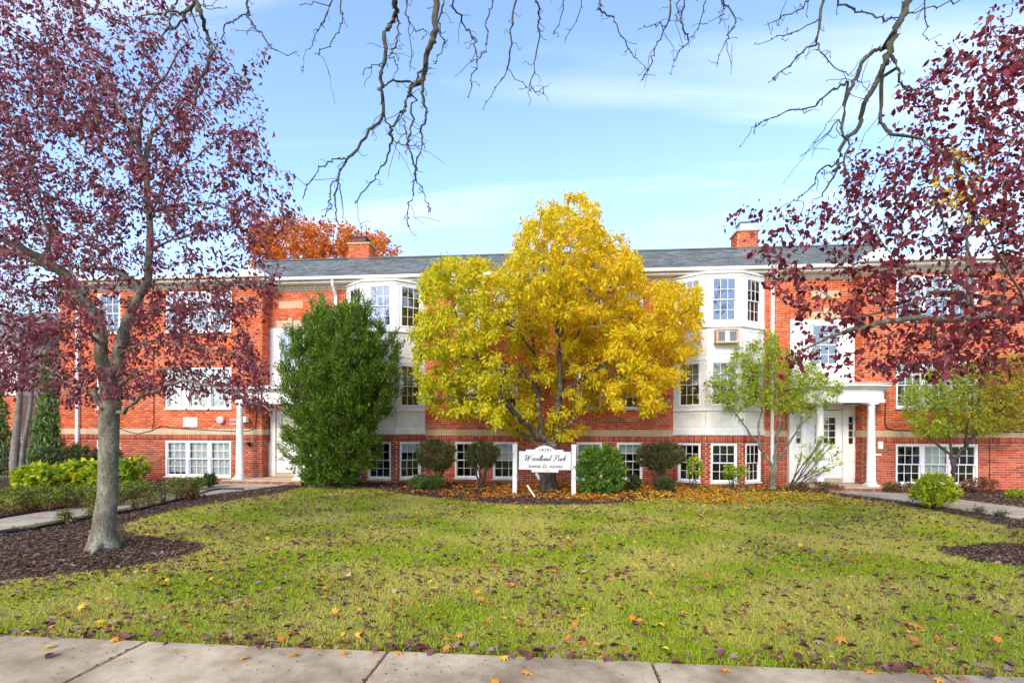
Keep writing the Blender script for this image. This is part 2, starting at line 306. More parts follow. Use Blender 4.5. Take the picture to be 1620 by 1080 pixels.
# grass blades
def vnoise(x, y, s, seed=0):
    g_ = np.random.default_rng(seed).random((97, 97)); fx, fy = x/s+500, y/s+500; ix, iy = np.floor(fx).astype(int), np.floor(fy).astype(int); tx, ty = fx-ix, fy-iy; tx = tx*tx*(3-2*tx); ty = ty*ty*(3-2*ty)
    g = lambda a, b: g_[a % 97, b % 97]
    return (g(ix, iy)*(1-tx)+g(ix+1, iy)*tx)*(1-ty)+(g(ix, iy+1)*(1-tx)+g(ix+1, iy+1)*tx)*ty
def make_grass(n=760000):
    x, y, d = rand_ground(n, 3.2, 17.5, 1.55)
    edge = RNG.normal(0, 0.035, n)+0.03*np.sin(x*5)+0.02*np.sin(x*13)
    soft = RNG.normal(0, 0.05, n)
    ok = (y > SWY+0.015+edge*0.7) & ~in_bed(x+soft, y+soft) & ~in_walk(x+soft*0.3, y) & (y < -0.4)
    ok &= ~((x < -10.1) & (y > -3.2)); ok &= RNG.random(n) < np.clip(.25+1.6*(vnoise(x, y, .22, 5)*.5+vnoise(x, y, .9, 6)*.5), 0, 1)
    x, y, d = x[ok], y[ok], d[ok]; n = len(x)
    patch = 0.5+0.5*np.sin(x*1.3+np.sin(y*1.9)*1.4)*np.sin(y*1.1+0.7)
    h = (0.014+0.024*RNG.random(n))*(0.75+0.5*patch)*(1+0.5*(RNG.random(n) > 0.96)); wd = 0.0022*(d/3.5)**0.8*(0.7+0.8*RNG.random(n))
    th = RNG.random(n)*2*np.pi; lean = h*(0.3+1.5*RNG.random(n)); la = RNG.random(n)*2*np.pi
    V = np.zeros((n, 5, 3))
    for k, s in ((0, 1), (1, -1)):
        V[:, k, 0] = x+s*wd*np.cos(th); V[:, k, 1] = y+s*wd*np.sin(th); V[:, k, 2] = -0.015
    mxx = x+0.35*lean*np.cos(la); myy = y+0.35*lean*np.sin(la)
    for k, s in ((3, 1), (2, -1)):
        V[:, k, 0] = mxx+s*wd*0.8*np.cos(th); V[:, k, 1] = myy+s*wd*0.8*np.sin(th); V[:, k, 2] = h*0.6
    V[:, 4, 0] = x+lean*np.cos(la); V[:, 4, 1] = y+lean*np.sin(la); V[:, 4, 2] = h
    near = d < 7.0
    b = np.arange(n)*5
    F1 = np.stack([b[near], b[near]+1, b[near]+2, b[near]+3], 1); F2 = np.stack([b[near]+3, b[near]+2, b[near]+4], 1)
    F3 = np.stack([b[~near], b[~near]+1, b[~near]+4], 1)
    T = np.concatenate([F1[:, [0, 1, 2]], F1[:, [0, 2, 3]], F2, F3])
    me = npmesh('grass', V.reshape(-1, 3), T, M_GRASS)
    link('grass', me, kind='stuff', label='bright green lawn grass with yellowish patches between sidewalk and planting bed', category='grass')
make_grass()
# mulch chips
def make_chips(n=260000):
    x, y, d = rand_ground(n, 4.5, 17.5, 0.9)
    ok = in_bed(x, y) & ~in_walk(x, y); x, y, d = x[ok], y[ok], d[ok]; n = len(x)
    L = (0.008+0.020*RNG.random(n)); W = 0.003+0.004*RNG.random(n); th = RNG.random(n)*np.pi*2; z = 0.008+0.025*RNG.random(n); tl = RNG.normal(0, 0.3, n)
    c, s = np.cos(th), np.sin(th); V = np.zeros((n, 4, 3))
    for k, (a, b) in enumerate(((-1, -1), (1, -1), (1, 1), (-1, 1))):
        V[:, k, 0] = x+a*L*c-b*W*s; V[:, k, 1] = y+a*L*s+b*W*c; V[:, k, 2] = z+a*L*tl+b*W*0.5
    link('mulch_chips', npmesh('mulch_chips', V.reshape(-1, 3), np.arange(n*4).reshape(n, 4), M_CHIP), kind='stuff', label='dark brown shredded bark mulch chips covering the planting beds', category='mulch')
make_chips()
# ------------------------------------------------------------------ leaf templates
OV = (np.array([(0,0,0),(.27,.28,.07),(.33,.58,.05),(0,1,-.05),(-.33,.58,.05),(-.27,.28,.07)]), np.array([[0,1,2,3],[0,3,4,5]]))
OV2 = (np.array([(0,0,0),(.20,.28,.06),(.25,.55,.05),(0,1,-.08),(-.25,.55,.05),(-.20,.28,.06)]), np.array([[0,1,2,3],[0,3,4,5]]))
NAR = (np.array([(0,0,0),(.17,.35,.05),(.15,.65,.03),(0,1,-.08),(-.15,.65,.03),(-.17,.35,.05)]), np.array([[0,1,2,3],[0,3,4,5]]))
RH = (np.array([(0,0,0),(.24,.45,.06),(0,1,-.04),(-.24,.45,.06)]), np.array([[0,1,2],[0,2,3]]))
RHN = (np.array([(0,0,0),(.15,.4,.04),(0,1,-.03),(-.15,.4,.04)]), np.array([[0,1,2],[0,2,3]]))
SPK = (np.array([(-.10,0,0),(.10,0,0),(0,1,0.0)]), np.array([[0,1,2]]))
def rot_frames(n, axis, spread, roll=None):
    """axis: (n,3) leaf direction before jitter"""
    a = axis+RNG.normal(0, spread, (n, 3)); a /= np.linalg.norm(a, axis=1, keepdims=True)
    r = RNG.normal(0, 1, (n, 3)); s = np.cross(a, r); s /= np.linalg.norm(s, axis=1, keepdims=True); t = np.cross(s, a); return s, a, t
def leaves(P, axis, size, tpl, spread=0.5):
    n = len(P); s, a, t = rot_frames(n, axis, spread); TV, TF = tpl; k = len(TV)
    cu = RNG.uniform(.3, 3.4, (n, 1, 1)); wx = RNG.uniform(.75, 1.2, (n, 1, 1))
    V = P[:, None, :]+(s[:, None, :]*TV[None, :, 0:1]*wx+a[:, None, :]*TV[None, :, 1:2]+t[:, None, :]*TV[None, :, 2:3]*cu)*size[:, None, None]
    F = (TF[None, :, :]+(np.arange(n)*k)[:, None, None]).reshape(-1, TF.shape[1]); return V.reshape(-1, 3), F
def leaf_objects(P, axis, size, tpl, m, parent, spread, name='leaf', variants=4):
    """single leaves as parts sharing a few meshes"""
    off = np.array(parent.location); s, a, t = rot_frames(len(P), axis, spread)
    me = npmesh(name, tpl[0], tpl[1], m)
    for i in range(len(P)):
        M = Matrix(((s[i][0], a[i][0], t[i][0]), (s[i][1], a[i][1], t[i][1]), (s[i][2], a[i][2], t[i][2]))).to_4x4()
        o = bpy.data.objects.new(name, me); COL.objects.link(o); o.parent = parent
        o.matrix_local = Matrix.Translation(Vector(P[i]-off)) @ M @ Matrix.Scale(float(size[i]), 4)
# ------------------------------------------------------------------ tree skeletons
class Tree:
    def __init__(s): s.P = []; s.par = []; s.mr = []
    def add(s, p, par, r=0.0): s.P.append(np.array(p, float)); s.par.append(par); s.mr.append(r); return len(s.P)-1
    def nearest(s, p): A = np.array(s.P); return int(np.argmin(((A-p)**2).sum(1)))
    def path(s, pts, rad, par=None, sub=4, jit=0.0, near=False):
        pts = [np.array(p, float) for p in pts]
        if near: par = s.nearest(pts[0])
        rad = list(rad) if hasattr(rad, '__len__') else [rad]*len(pts)
        if len(rad) == 2 and len(pts) > 2: rad = list(np.linspace(rad[0], rad[1], len(pts)))
        ids = []; last = par
        last = s.add(pts[0], last if last is not None else -1, rad[0]); ids.append(last)
        n = len(pts)
        for i in range(n-1):
            p0, p1, p2, p3 = pts[max(i-1, 0)], pts[i], pts[i+1], pts[min(i+2, n-1)]
            for k in range(1, sub+1):
                t = k/sub
                q = 0.5*((2*p1)+(-p0+p2)*t+(2*p0-5*p1+4*p2-p3)*t*t+(-p0+3*p1-3*p2+p3)*t**3)
                if jit and not (i == n-2 and k == sub): q = q+RNG.normal(0, jit, 3)
                last = s.add(q, last, rad[i]*(1-t)+rad[i+1]*t); ids.append(last)
        return ids
    def grow(s, targets, step=0.25, bow=0.12, jit=0.03, maxr=99, dirbias=None):
        T = np.array(targets); A = np.array(s.P); d = np.array([np.sqrt(((A-t)**2).sum(1)).min() for t in T]); order = np.argsort(d); tips = []
        buf = np.zeros((len(s.P)+len(T)*14, 3)); m = len(s.P); buf[:m] = A; sk = m
        lenr = np.zeros(len(buf))
        for i in order:
            t = T[i]; dd = ((buf[:m]-t)**2).sum(1)
            # prefer nodes below/inside the target so that twigs point outward and up
            j = int(np.argmin(dd*(1+0.8*(buf[:m, 2] > t[2]+0.1))))
            L = math.sqrt(dd[j])
            if L < 0.03: continue
            k = max(2, min(12, int(L/step+1))); p = buf[j].copy(); last = j; side = RNG.normal(0, 1, 3)*bow*L
            for q in range(1, k+1):
                f = q/k; pt = p*(1-f)+t*f+side*math.sin(math.pi*f)+np.array([0, 0, bow*L*math.sin(math.pi*f)*0.6])+(RNG.normal(0, jit, 3)*min(1, L) if q < k else 0)
                last = s.add(pt, last, 0); buf[m] = pt; m += 1
            tips.append(last)
        return tips
    def radii(s, r0, expo=0.5):
        n = len(s.P); cnt = np.zeros(n); ch = [[] for _ in range(n)]
        for i, p in enumerate(s.par):
            if p >= 0: ch[p].append(i)
        for i in range(n-1, -1, -1):
            if not ch[i]: cnt[i] += 1
            if s.par[i] >= 0: cnt[s.par[i]] += cnt[i]
        s.cnt = cnt; s.ch = ch; s.r = np.maximum(r0*cnt**expo, np.array(s.mr)); return s.r
    def mesh(s, name, m, off, kmin=4, kmax=10, keep=None):
        mb = MB(); n = len(s.P); starts = [i for i in range(n) if s.par[i] < 0]; stack = [(i, None) for i in starts]
        while stack:
            i, pr = stack.pop(); ids = [] if pr is None else [pr]; j = i
            while True:
                ids.append(j)
                c = s.ch[j]
                if not c: break
                b = max(c, key=lambda q: (s.mr[q] > 0, s.r[q])) if len(c) > 1 else c[0]
                for q in c:
                    if q != b: stack.append((q, j))
                j = b
            pts = [s.P[q]-off for q in ids]; rr = [s.r[q] for q in ids]
            if pr is not None: rr[0] = min(rr[0], rr[1]*1.25)
            if len(ids) > 1:
                rm = max(rr); k = kmax if rm > 0.05 else (6 if rm > 0.015 else kmin); mb.tube(pts, rr, k, cap=False)
        return mb.mesh(name, m, smooth=True)
def poly_sample(poly, n, weight=None):
    xs = [p[0] for p in poly]; ys = [p[1] for p in poly]; out = []
    while len(out) < n:
        x = RNG.uniform(min(xs), max(xs), n*3); y = RNG.uniform(min(ys), max(ys), n*3); ok = inpoly(x, y, poly)
        if weight is not None: ok &= RNG.random(n*3) < weight(x, y)
        out += list(zip(x[ok], y[ok]))
    return out[:n]
def thin_points(tr, n, rmax, spread, vmin=None):
    """random points along thin segments"""
    P = np.array(tr.P); par = np.array(tr.par); idx = np.where((tr.r < rmax) & (par >= 0))[0]
    seg = P[idx]-P[par[idx]]; L = np.linalg.norm(seg, axis=1); pr = L/L.sum(); c = RNG.choice(len(idx), n, p=pr); f = RNG.random((n, 1))
    q = P[par[idx[c]]]*(1-f)+P[idx[c]]*f; d = seg[c]/np.maximum(L[c][:, None], 1e-6); return q+RNG.normal(0, spread, (n, 3)), d
def finish_tree(tr, root, bark, mats_leaf, n, size, tpl, r0, rmax, axisf, spread, off_sp, parts=0, trunkname='trunk', ok=None, szvar=0.5, pick=None, expo=0.5):
    tr.radii(r0, expo); off = np.array(root.location)
    me = tr.mesh(trunkname, bark, off); link(trunkname, me, root)
    Q, d = thin_points(tr, n, rmax, off_sp)
    if ok is not None: k = ok(Q); Q, d = Q[k], d[k]
    S = size*(1-szvar+2*szvar*RNG.random(len(Q))); A = axisf(Q, d)
    sel = np.zeros(len(Q), bool)
    if parts:
        u, v, dd = pix(Q); vis = (u > 0) & (u < 1620) & (v > 0) & (v < 1080); key = np.where(vis, S/dd, 0); sel[np.argsort(-key)[:parts]] = True
    if pick is None: mi = np.zeros(len(Q), int)
    else: mi = pick(Q)
    if parts:
        for j, mm in enumerate(mats_leaf):
            k = sel & (mi == j)
            if k.any(): leaf_objects(Q[k], A[k], S[k], tpl, mm, root, spread)
    R = ~sel; V, F = leaves(Q[R]-off, A[R], S[R], tpl, spread)
    per = len(tpl[1]); o = link('crown', npmesh('crown', V, F, mats=mats_leaf, mi=np.repeat(mi[R], per)), root, kind='stuff')
    return Q
# ================================================================== BUILDING
BLD = empty('apartment_building', (0, 0, 0), 'long three storey orange brick apartment building with white bay windows and two columned entrances', 'building')
Z_STR0, Z_STR1, Z_TOP = 1.53, 1.73, 6.36
class Seg:
    def __init__(s, p0, p1):
        s.p0 = np.array([*p0, 0.0]); d = np.array([p1[0]-p0[0], p1[1]-p0[1], 0.0]); s.L = np.linalg.norm(d); s.d = d/s.L; s.n = np.array([s.d[1], -s.d[0], 0.0])
    def pt(s, a, n, z): return s.p0+s.d*a+s.n*n+np.array([0, 0, z])
    def mat(s, a=0, n=0, z=0):      # local x along wall, local y = inward, z up
        q = s.pt(a, n, z); return Matrix(((s.d[0], -s.n[0], 0, q[0]), (s.d[1], -s.n[1], 0, q[1]), (0, 0, 1, q[2]), (0, 0, 0, 1)))
MV, MF, WV, WF = [], [], [], []
def holes_wall(seg, z0, z1, ops, V, F, n=0.0, reveal=0.12):
    ss = sorted({0.0, seg.L, *[x for o in ops for x in o[:2]]}); zs = sorted({z0, z1, *[min(max(x, z0), z1) for o in ops for x in o[2:]]})
    for i in range(len(ss)-1):
        for j in range(len(zs)-1):
            a, b, c, d = ss[i], ss[i+1], zs[j], zs[j+1]; m1, m2 = (a+b)/2, (c+d)/2
            if b-a < 1e-6 or d-c < 1e-6 or any(o[0] < m1 < o[1] and o[2] < m2 < o[3] for o in ops): continue
            k = len(V); V += [seg.pt(a, n, c), seg.pt(b, n, c), seg.pt(b, n, d), seg.pt(a, n, d)]; F.append([k, k+1, k+2, k+3])
    for o in ops:
        if o[3] <= z0 or o[2] >= z1: continue
        c0, c1 = max(o[2], z0), min(o[3], z1)
        for a in o[:2]:
            k = len(V); V += [seg.pt(a, n, c0), seg.pt(a, n, c1), seg.pt(a, n-reveal, c1), seg.pt(a, n-reveal, c0)]; F.append([k, k+1, k+2, k+3])
BR = {'u': [], 'd': []}
def add_brick(kind, seg, s0, s1, z0, z1, pr=0.0):
    BR[kind].append((seg, s0, s1, z0, z1, pr+0.006+random.uniform(-0.0018, 0.0022)))
COURSE = 0.0705
def brick_face(seg, z0, z1, ops, kind, phase=0.0):
    n = int(round((z1-z0)/COURSE)); h = (z1-z0)/n
    for r in range(n):
        a, b = z0+r*h, z0+r*h+h-0.010; iv = [(0.0, seg.L)]
        for o in ops:
            if min(b, o[3])-max(a, o[2]) > 0.3*h:
                nv = []
                for (x, y) in iv:
                    if o[1] <= x or o[0] >= y: nv.append((x, y)); continue
                    if o[0] > x: nv.append((x, o[0]))
                    if o[1] < y: nv.append((o[1], y))
                iv = nv
        off = phase+(0.1075 if r % 2 else 0)
        for x, y in iv:
            k = math.floor((x-off)/0.215)
            while off+k*0.215 < y:
                s0, s1 = max(x, off+k*0.215), min(y, off+k*0.215+0.205); k += 1
                if s1-s0 > 0.03: add_brick(kind, seg, s0, s1, a, b)
def soldier(seg, z0, z1, ops, kind='d', pr=0.0, s0=0, s1=None):
    s1 = seg.L if s1 is None else s1; n = max(1, int((s1-s0)/0.075)); w_ = (s1-s0)/n
    for i in range(n):
        a = s0+i*w_; m_ = a+w_/2
        if any(o[0] < m_ < o[1] and o[2] < (z0+z1)/2 < o[3] for o in ops): continue
        add_brick(kind, seg, a+0.005, a+w_-0.005, z0+0.004, z1-0.008, pr)
def stone(seg, s0, s1, z0, z1, proud, par=BLD, name='stone', m=M_STONE):
    b = MB(); b.box(s0, s1, -proud, 0.06, z0, z1); o = link(name, b.mesh(name, m), par); o.matrix_local = seg.mat(); return bevel(o, 0.004)
def brick_wall(seg, ops, top=Z_TOP, phase=0.0, string=True, belt=None):
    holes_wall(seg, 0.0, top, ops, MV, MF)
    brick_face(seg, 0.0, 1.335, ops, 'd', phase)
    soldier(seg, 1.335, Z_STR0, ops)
    brick_face(seg, Z_STR1, top, ops, 'u', phase)
    n = max(1, round(seg.L/1.1)); w_ = seg.L/n
    for i in range(n):
        a, b = i*w_+0.003, (i+1)*w_-0.003; segs = [(a, b)]
        for o in ops:
            if o[2] < 1.6 < o[3]:
                ns = []
                for x, y in segs:
                    if o[1] <= x or o[0] >= y: ns.append((x, y)); continue
                    if o[0] > x: ns.append((x, o[0]))
                    if o[1] < y: ns.append((o[1], y))
                segs = ns
        for x, y in segs:
            if y-x > 0.05: stone(seg, x, y, Z_STR0, Z_STR1, 0.022)
# ---- windows
WC = {}
def win_meshes(w_, h_, cols, topf, bar):
    key = (round(w_, 3), round(h_, 3), cols, topf, bar)
    if key in WC: return WC[key]
    cw = 0.045; e = MB()       # casing
    e.box(0, cw, -0.018, 0.10, 0, h_); e.box(w_-cw, w_, -0.018, 0.10, 0, h_); e.box(cw, w_-cw, -0.018, 0.10, h_-cw, h_); e.box(cw, w_-cw, -0.018, 0.10, 0, cw*0.9)
    cas = e.mesh('window', M_VINYL)
    iw = w_-2*cw; ih = h_-1.9*cw; zb = cw*0.9; mid = zb+ih*(1-topf); sashes = []
    for (z0, z1, n0, rows) in ((zb, mid+0.016, 0.045, 2), (mid-0.016, zb+ih, 0.012, 2)):
        s = MB(); r = 0.024; s.box(cw, cw+r, n0, n0+0.03, z0, z1); s.box(w_-cw-r, w_-cw, n0, n0+0.03, z0, z1); s.box(cw+r, w_-cw-r, n0, n0+0.03, z0, z0+r); s.box(cw+r, w_-cw-r, n0, n0+0.03, z1-r, z1)
        gx0, gx1, gz0, gz1 = cw+r, w_-cw-r, z0+r, z1-r; mu = MB(); bw = 0.0065; panes = []
        if bar and (bar != 'top' or n0 < 0.03):
            for i in range(1, cols): x = gx0+(gx1-gx0)*i/cols; mu.box(x-bw, x+bw, n0+0.004, n0+0.026, gz0, gz1)
            xs = [gx0+(gx1-gx0)*i/cols for i in range(cols+1)]; zc = (gz0+gz1)/2
            for i in range(cols): mu.box(xs[i]+(bw if i else 0), xs[i+1]-(bw if i < cols-1 else 0), n0+0.005, n0+0.025, zc-bw, zc+bw)
            pw, ph = (gx1-gx0)/cols, (gz1-gz0)/2
            for i in range(cols):
                for j in range(2): panes.append((gx0+pw*i, gz0+ph*j))
        else: pw, ph = gx1-gx0, gz1-gz0; panes.append((gx0, gz0))
        p = MB(); p.box(0.0, pw, n0+0.013, n0+0.017, 0.0, ph)
        sashes.append((s.mesh('sash', M_VINYL), mu.mesh('muntin', M_VINYL) if mu.v else None, p, panes, (gx0, gx1, gz0, gz1)))
    WC[key] = (cas, sashes, {}); return WC[key]
def window(seg, s0, s1, z0, z1, n=0.0, cols=3, blind=0.0, glass=None, topf=0.5, bar=True, sill=True, bm=None, low=0.0):
    glass = glass or M_GLASS; w_, h_ = s1-s0, z1-z0; cas, sashes, pc = win_meshes(w_, h_, cols, topf, bar)
    o = link('window', cas, BLD); o.matrix_local = seg.mat(s0, n, z0); bevel(o, 0.004)
    for si, (sm, mu, p, panes, gr) in enumerate(sashes):
        link('sash', sm, o)
        if mu: link('muntin', mu, o)
        k = (si, glass.name)
        if k not in pc: pc[k] = p.mesh('pane', glass)
        for (a, b) in panes:
            q = link('pane', pc[k], o); q.location = (a, 0, b)
    if blind > 0:
        z = h_-0.05-(h_-0.1)*blind; b = MB(); b.box(0.05, w_-0.05, 0.12, 0.128, z, h_-0.05); bo = link('blind', b.mesh('blind', bm or M_BLIND), o)
    if sill:
        b = MB(); b.box(-0.03, w_+0.03, -0.055, 0.08, -0.05, -0.004); so_ = link('sill', b.mesh('sill', M_CREAM), o)
def flush_white():
    link('white_wall', npmesh('white_wall', WV, WF, M_WHITE), BLD); WV.clear(); WF.clear()
# ---- wall layout
WY = -0.45
XA, XB = -16.9, -9.66          # left wing
XR, XE = 9.06, 22.0            # right wing
LB = dict(x0=-6.98, x1=-4.32); RB = dict(x0=3.65, x1=6.39); BP = 0.55
def bay_pts(b): c = (b['x0']+b['x1'])/2; return [(b['x0'], 0), (c-0.53, -BP), (c+0.53, -BP), (b['x1'], 0)]
ZB, ZH = 0.15, 1.32; Z2, Z2T = 2.40, 3.74; Z3, Z3T = 5.0, 6.28
def W(seg, x0, x1, z0, z1, **k):   # window by world X on a straight wall
    a = seg.p0[0]; window(seg, x0-a, x1-a, z0, z1, **k); return (x0-a, x1-a, z0, z1)
# left wing front
s = Seg((XA, WY), (XB, WY)); ops = []
for zz0, zz1, bl, gl in ((ZB, ZH, 0.98, M_GLASSL), (Z2, Z2T, 0.35, M_GLASS), (Z3-0.05, Z3T, 0.5, M_GLASS)):
    for i, x in enumerate((-13.02, -12.25, -11.48)):
        ops.append(W(s, x, x+0.765, zz0, zz1, blind=bl if not (zz0 < 1 and i == 0) else 0.93, glass=gl, n=0.0))
    ops.append(W(s, -15.5, -14.68, zz0, zz1, blind=0.95, glass=gl))
brick_wall(s, ops)
# left wing return, far side
brick_wall(Seg((XB, WY), (XB, 0)), [], phase=0.05)
brick_wall(Seg((XA, 9), (XA, WY)), [], phase=0.02)
# left entrance recess
DL, DR = -8.92, 8.20
def recess(x0, x1, dx, up0, up1, phase=0):
    s = Seg((x0, 0), (x1, 0)); a = lambda x: x-x0
    opn = [(a(max(x0, dx-1.12)), a(min(x1, dx+1.12)), 0.0, 3.0), (a(up0), a(up1), 3.0, 5.12)]
    holes_wall(s, 0, Z_TOP, opn, MV, MF); brick_face(s, 0, 1.335, opn, 'd', phase); soldier(s, 1.335, Z_STR0, opn)
    brick_face(s, Z_STR1, Z_TOP, opn+[(a(dx-0.5), a(dx+0.5), 5.124, 5.36), (a(dx-0.42), a(dx+0.42), 5.78, 6.02)], 'u', phase)
    x = 0.0
    for (p, q) in ((0, opn[0][0]), (opn[0][1], s.L)):
        if q-p > 0.05: stone(s, p, q, Z_STR0, Z_STR1, 0.022)
    # lintel with keystone and plaque
    stone(s, a(dx-0.5), a(dx-0.073), 5.124, 5.36, 0.014, name='lintel_stone'); stone(s, a(dx+0.073), a(dx+0.5), 5.124, 5.36, 0.014, name='lintel_stone')
    b = MB(); k = [(-0.05, 5.115), (0.05, 5.115), (0.07, 5.46), (-0.07, 5.46)]; b.v = [(a(dx)+x_, -0.045, z_) for x_, z_ in k]+[(a(dx)+x_, 0.02, z_) for x_, z_ in k]; b.f = [[0,1,2,3],[7,6,5,4],[0,4,5,1],[1,5,6,2],[2,6,7,3],[3,7,4,0]]
    o = link('keystone', b.mesh('keystone', M_STONE), BLD); o.matrix_local = s.mat()
    stone(s, a(dx-0.42), a(dx+0.42), 5.78, 6.02, 0.012, name='stone_plaque')
    # white upper panel with window
    holes_wall(s, 3.0, 5.12, [(0, opn[1][0], 2, 6), (opn[1][1], s.L+1e-3, 2, 6), (a(dx-0.42), a(dx+0.42), 3.72, 5.0)] if True else [], WV, WF, n=0.006)
    b = MB()
    for p, q in ((a(up0)+0.02, a(dx-0.5)), (a(dx+0.5), a(up1)-0.02)):
        if q-p > 0.25: b.box(p+0.05, q-0.05, -0.02, 0.0, 3.15, 4.95)
    if b.v: o = link('white_panel', b.mesh('white_panel', M_WHITE), BLD); o.matrix_local = s.mat(); bevel(o, 0.008)
    W(s, dx-0.42, dx+0.42, 3.72, 5.0, blind=0.0, n=0.01); flush_white()
    return s
sL = recess(XB, LB['x0'], DL, XB+0.0, -8.03, 0.03)
sR = recess(RB['x1'], XR, DR, 7.17, XR, 0.06)
# centre wall
s = Seg((LB['x1'], 0), (RB['x0'], 0)); ops = []
for x in (-3.31, -2.06, 0.63, 1.90):
    for zz0, zz1, k in ((ZB, ZH, 0), (Z2, Z2T, 1), (Z3, Z3T, 2)):
        ops.append(W(s, x, x+0.80, zz0, zz1, blind={-3.31: (0, .45, .95), -2.06: (.48, .2, .35), .63: (.5, 0, .6), 1.90: (.3, .75, .2)}[x][k], glass=(M_GLASSL, M_GLASS, M_GLASS)[k], bm=M_BLINDG if x > 0 else None))
brick_wall(s, ops, phase=0.04)
# right wing return and front
brick_wall(Seg((XR, 0), (XR, WY)), [], phase=0.1)
s = Seg((XR, WY), (XE, WY)); ops = []
for zz0, zz1, k in ((ZB, ZH, 0), (Z2, Z2T, 1), (Z3-0.05, Z3T, 2)):
    for i, x in enumerate((9.97, 10.72, 11.47)):
        ops.append(W(s, x, x+0.745, zz0, zz1, blind=((0, 0.95, 0), (0.45, 0.7, 0.4), (0.5, 0.3, 0.5))[k][i], bm=M_BLINDG if k else M_BLIND, glass=M_GLASSL if k == 0 else M_GLASS, bar='top' if (k == 0 and i == 9) else True))
    for i, x in enumerate((15.5, 16.25)): ops.append(W(s, x, x+0.745, zz0, zz1, blind=0.5))
brick_wall(s, ops, phase=0.0)
# bays
def bay(b, blinds, gl):
    P_ = bay_pts(b); mold = MB()
    for i in range(3):
        sg = Seg(P_[i], P_[i+1]); wd = 0.76 if i == 1 else 0.70; c = sg.L/2; ob = (c-wd/2, c+wd/2)
        bz = (ob[0], ob[1], ZB, ZH+0.01); holes_wall(sg, 0.0, 1.56, [bz], MV, MF); brick_face(sg, 0.0, 1.335, [bz], 'd', 0.02*i); soldier(sg, 1.335, 1.555, [bz])
        window(sg, ob[0], ob[1], ZB, ZH, cols=3, glass=M_GLASSL, blind=blinds[0][i])
        o2 = (ob[0], ob[1], 2.45, 3.80); o3 = (ob[0], ob[1], 5.0, 6.34)
        holes_wall(sg, 1.56, 6.50, [o2, o3], WV, WF, n=0.012, reveal=0.13)
        window(sg, ob[0], ob[1], 2.45, 3.80, n=0.015, glass=gl, blind=blinds[1][i], bm=M_BLINDG, sill=False)
        window(sg, ob[0], ob[1], 5.0, 6.34, n=0.015, glass=gl, blind=blinds[2][i], sill=False)
        # mouldings: base, sills, caps, panel outlines (each a piece proud of the body)
        for nm, z0, z1, pr in (('base_moulding', 1.57, 1.70, 0.055), ('base_moulding', 1.70, 1.76, 0.03), ('sill_band', 2.33, 2.43, 0.035), ('sill_band', 2.30, 2.33, 0.06), ('sill_band', 4.86, 4.97, 0.035), ('sill_band', 4.82, 4.86, 0.075), ('head_band', 3.83, 3.93, 0.028), ('head_band', 6.36, 6.50, 0.035), ('head_band', 6.44, 6.50, 0.08)):
            m_ = MB(); ex0 = pr*0.45 if i > 0 else 0; ex1 = pr*0.45 if i < 2 else 0
            m_.box(-ex0, sg.L+ex1, -pr, 0.0, z0, z1); o = link(nm, m_.mesh(nm, M_WHITE), BLD); o.matrix_local = sg.mat(); bevel(o, 0.006)
        for z0, z1 in ((1.84, 2.24), (4.02, 4.74)):
            m_ = MB(); x0, x1 = 0.09, sg.L-0.09; t_ = 0.022
            m_.box(x0, x1, -0.028, -0.012, z0, z0+t_); m_.box(x0, x1, -0.028, -0.012, z1-t_, z1); m_.box(x0, x0+t_, -0.028, -0.012, z0+t_, z1-t_); m_.box(x1-t_, x1, -0.028, -0.012, z0+t_, z1-t_)
            o = link('panel_moulding', m_.mesh('panel_moulding', M_WHITE), BLD); o.matrix_local = sg.mat()
        # pilaster strips beside the windows
        for x0, x1 in ((0.015, ob[0]-0.03), (ob[1]+0.03, sg.L-0.015)):
            if x1-x0 > 0.05:
                for z0, z1 in ((2.44, 3.82), (4.98, 6.35)):
                    m_ = MB(); m_.box(x0+0.01, x1-0.01, -0.026, -0.012, z0, z1); o = link('pilaster', m_.mesh('pilaster', M_WHITE), BLD); o.matrix_local = sg.mat(); bevel(o, 0.004)
    m_ = MB(); m_.prism([P_[0], P_[1], P_[2], P_[3], (b['x1'], 0.3), (b['x0'], 0.3)], 6.50, 6.53); link('bay_roof', m_.mesh('bay_roof', M_WHITE), BLD); flush_white()
bay(LB, ((0, 0, 0.28), (0.3, 0.3, 0.45), (0.9, 0.0, 0.0)), M_GLASS)
bay(RB, ((0, 0, 0), (0.45, 0.5, 0.5), (0.4, 0.0, 0.35)), M_GLASS)
# ---- flush brick meshes and mortar
link('mortar_wall', npmesh('mortar_wall', MV, MF, M_MORT), BLD)
def brick_arrays(L_):
    n = len(L_); V = np.zeros((n, 8, 3))
    for i, (sg, s0, s1, z0, z1, pr) in enumerate(L_):
        p = sg.p0+sg.d*s0; q = sg.p0+sg.d*s1; k = sg.n*pr; b = sg.n*0.001
        V[i, 0] = p+b; V[i, 1] = q+b; V[i, 2] = q+k; V[i, 3] = p+k; V[i, :4, 2] = z0; V[i, 4:] = V[i, :4]; V[i, 4:, 2] = z1
    F = np.array([[3,2,6,7],[2,1,5,6],[0,3,7,4],[7,6,5,4],[0,1,2,3]]); return V.reshape(-1, 3), (F[None]+(np.arange(n)*8)[:, None, None]).reshape(-1, 4)
def chimney_bricks(x0, x1, y0, y1, z0, z1, kind):
    for a, b in (((x0, y0), (x1, y0)), ((x1, y0), (x1, y1)), ((x1, y1), (x0, y1)), ((x0, y1), (x0, y0))):
        sg = Seg(a, b); yield sg
    return
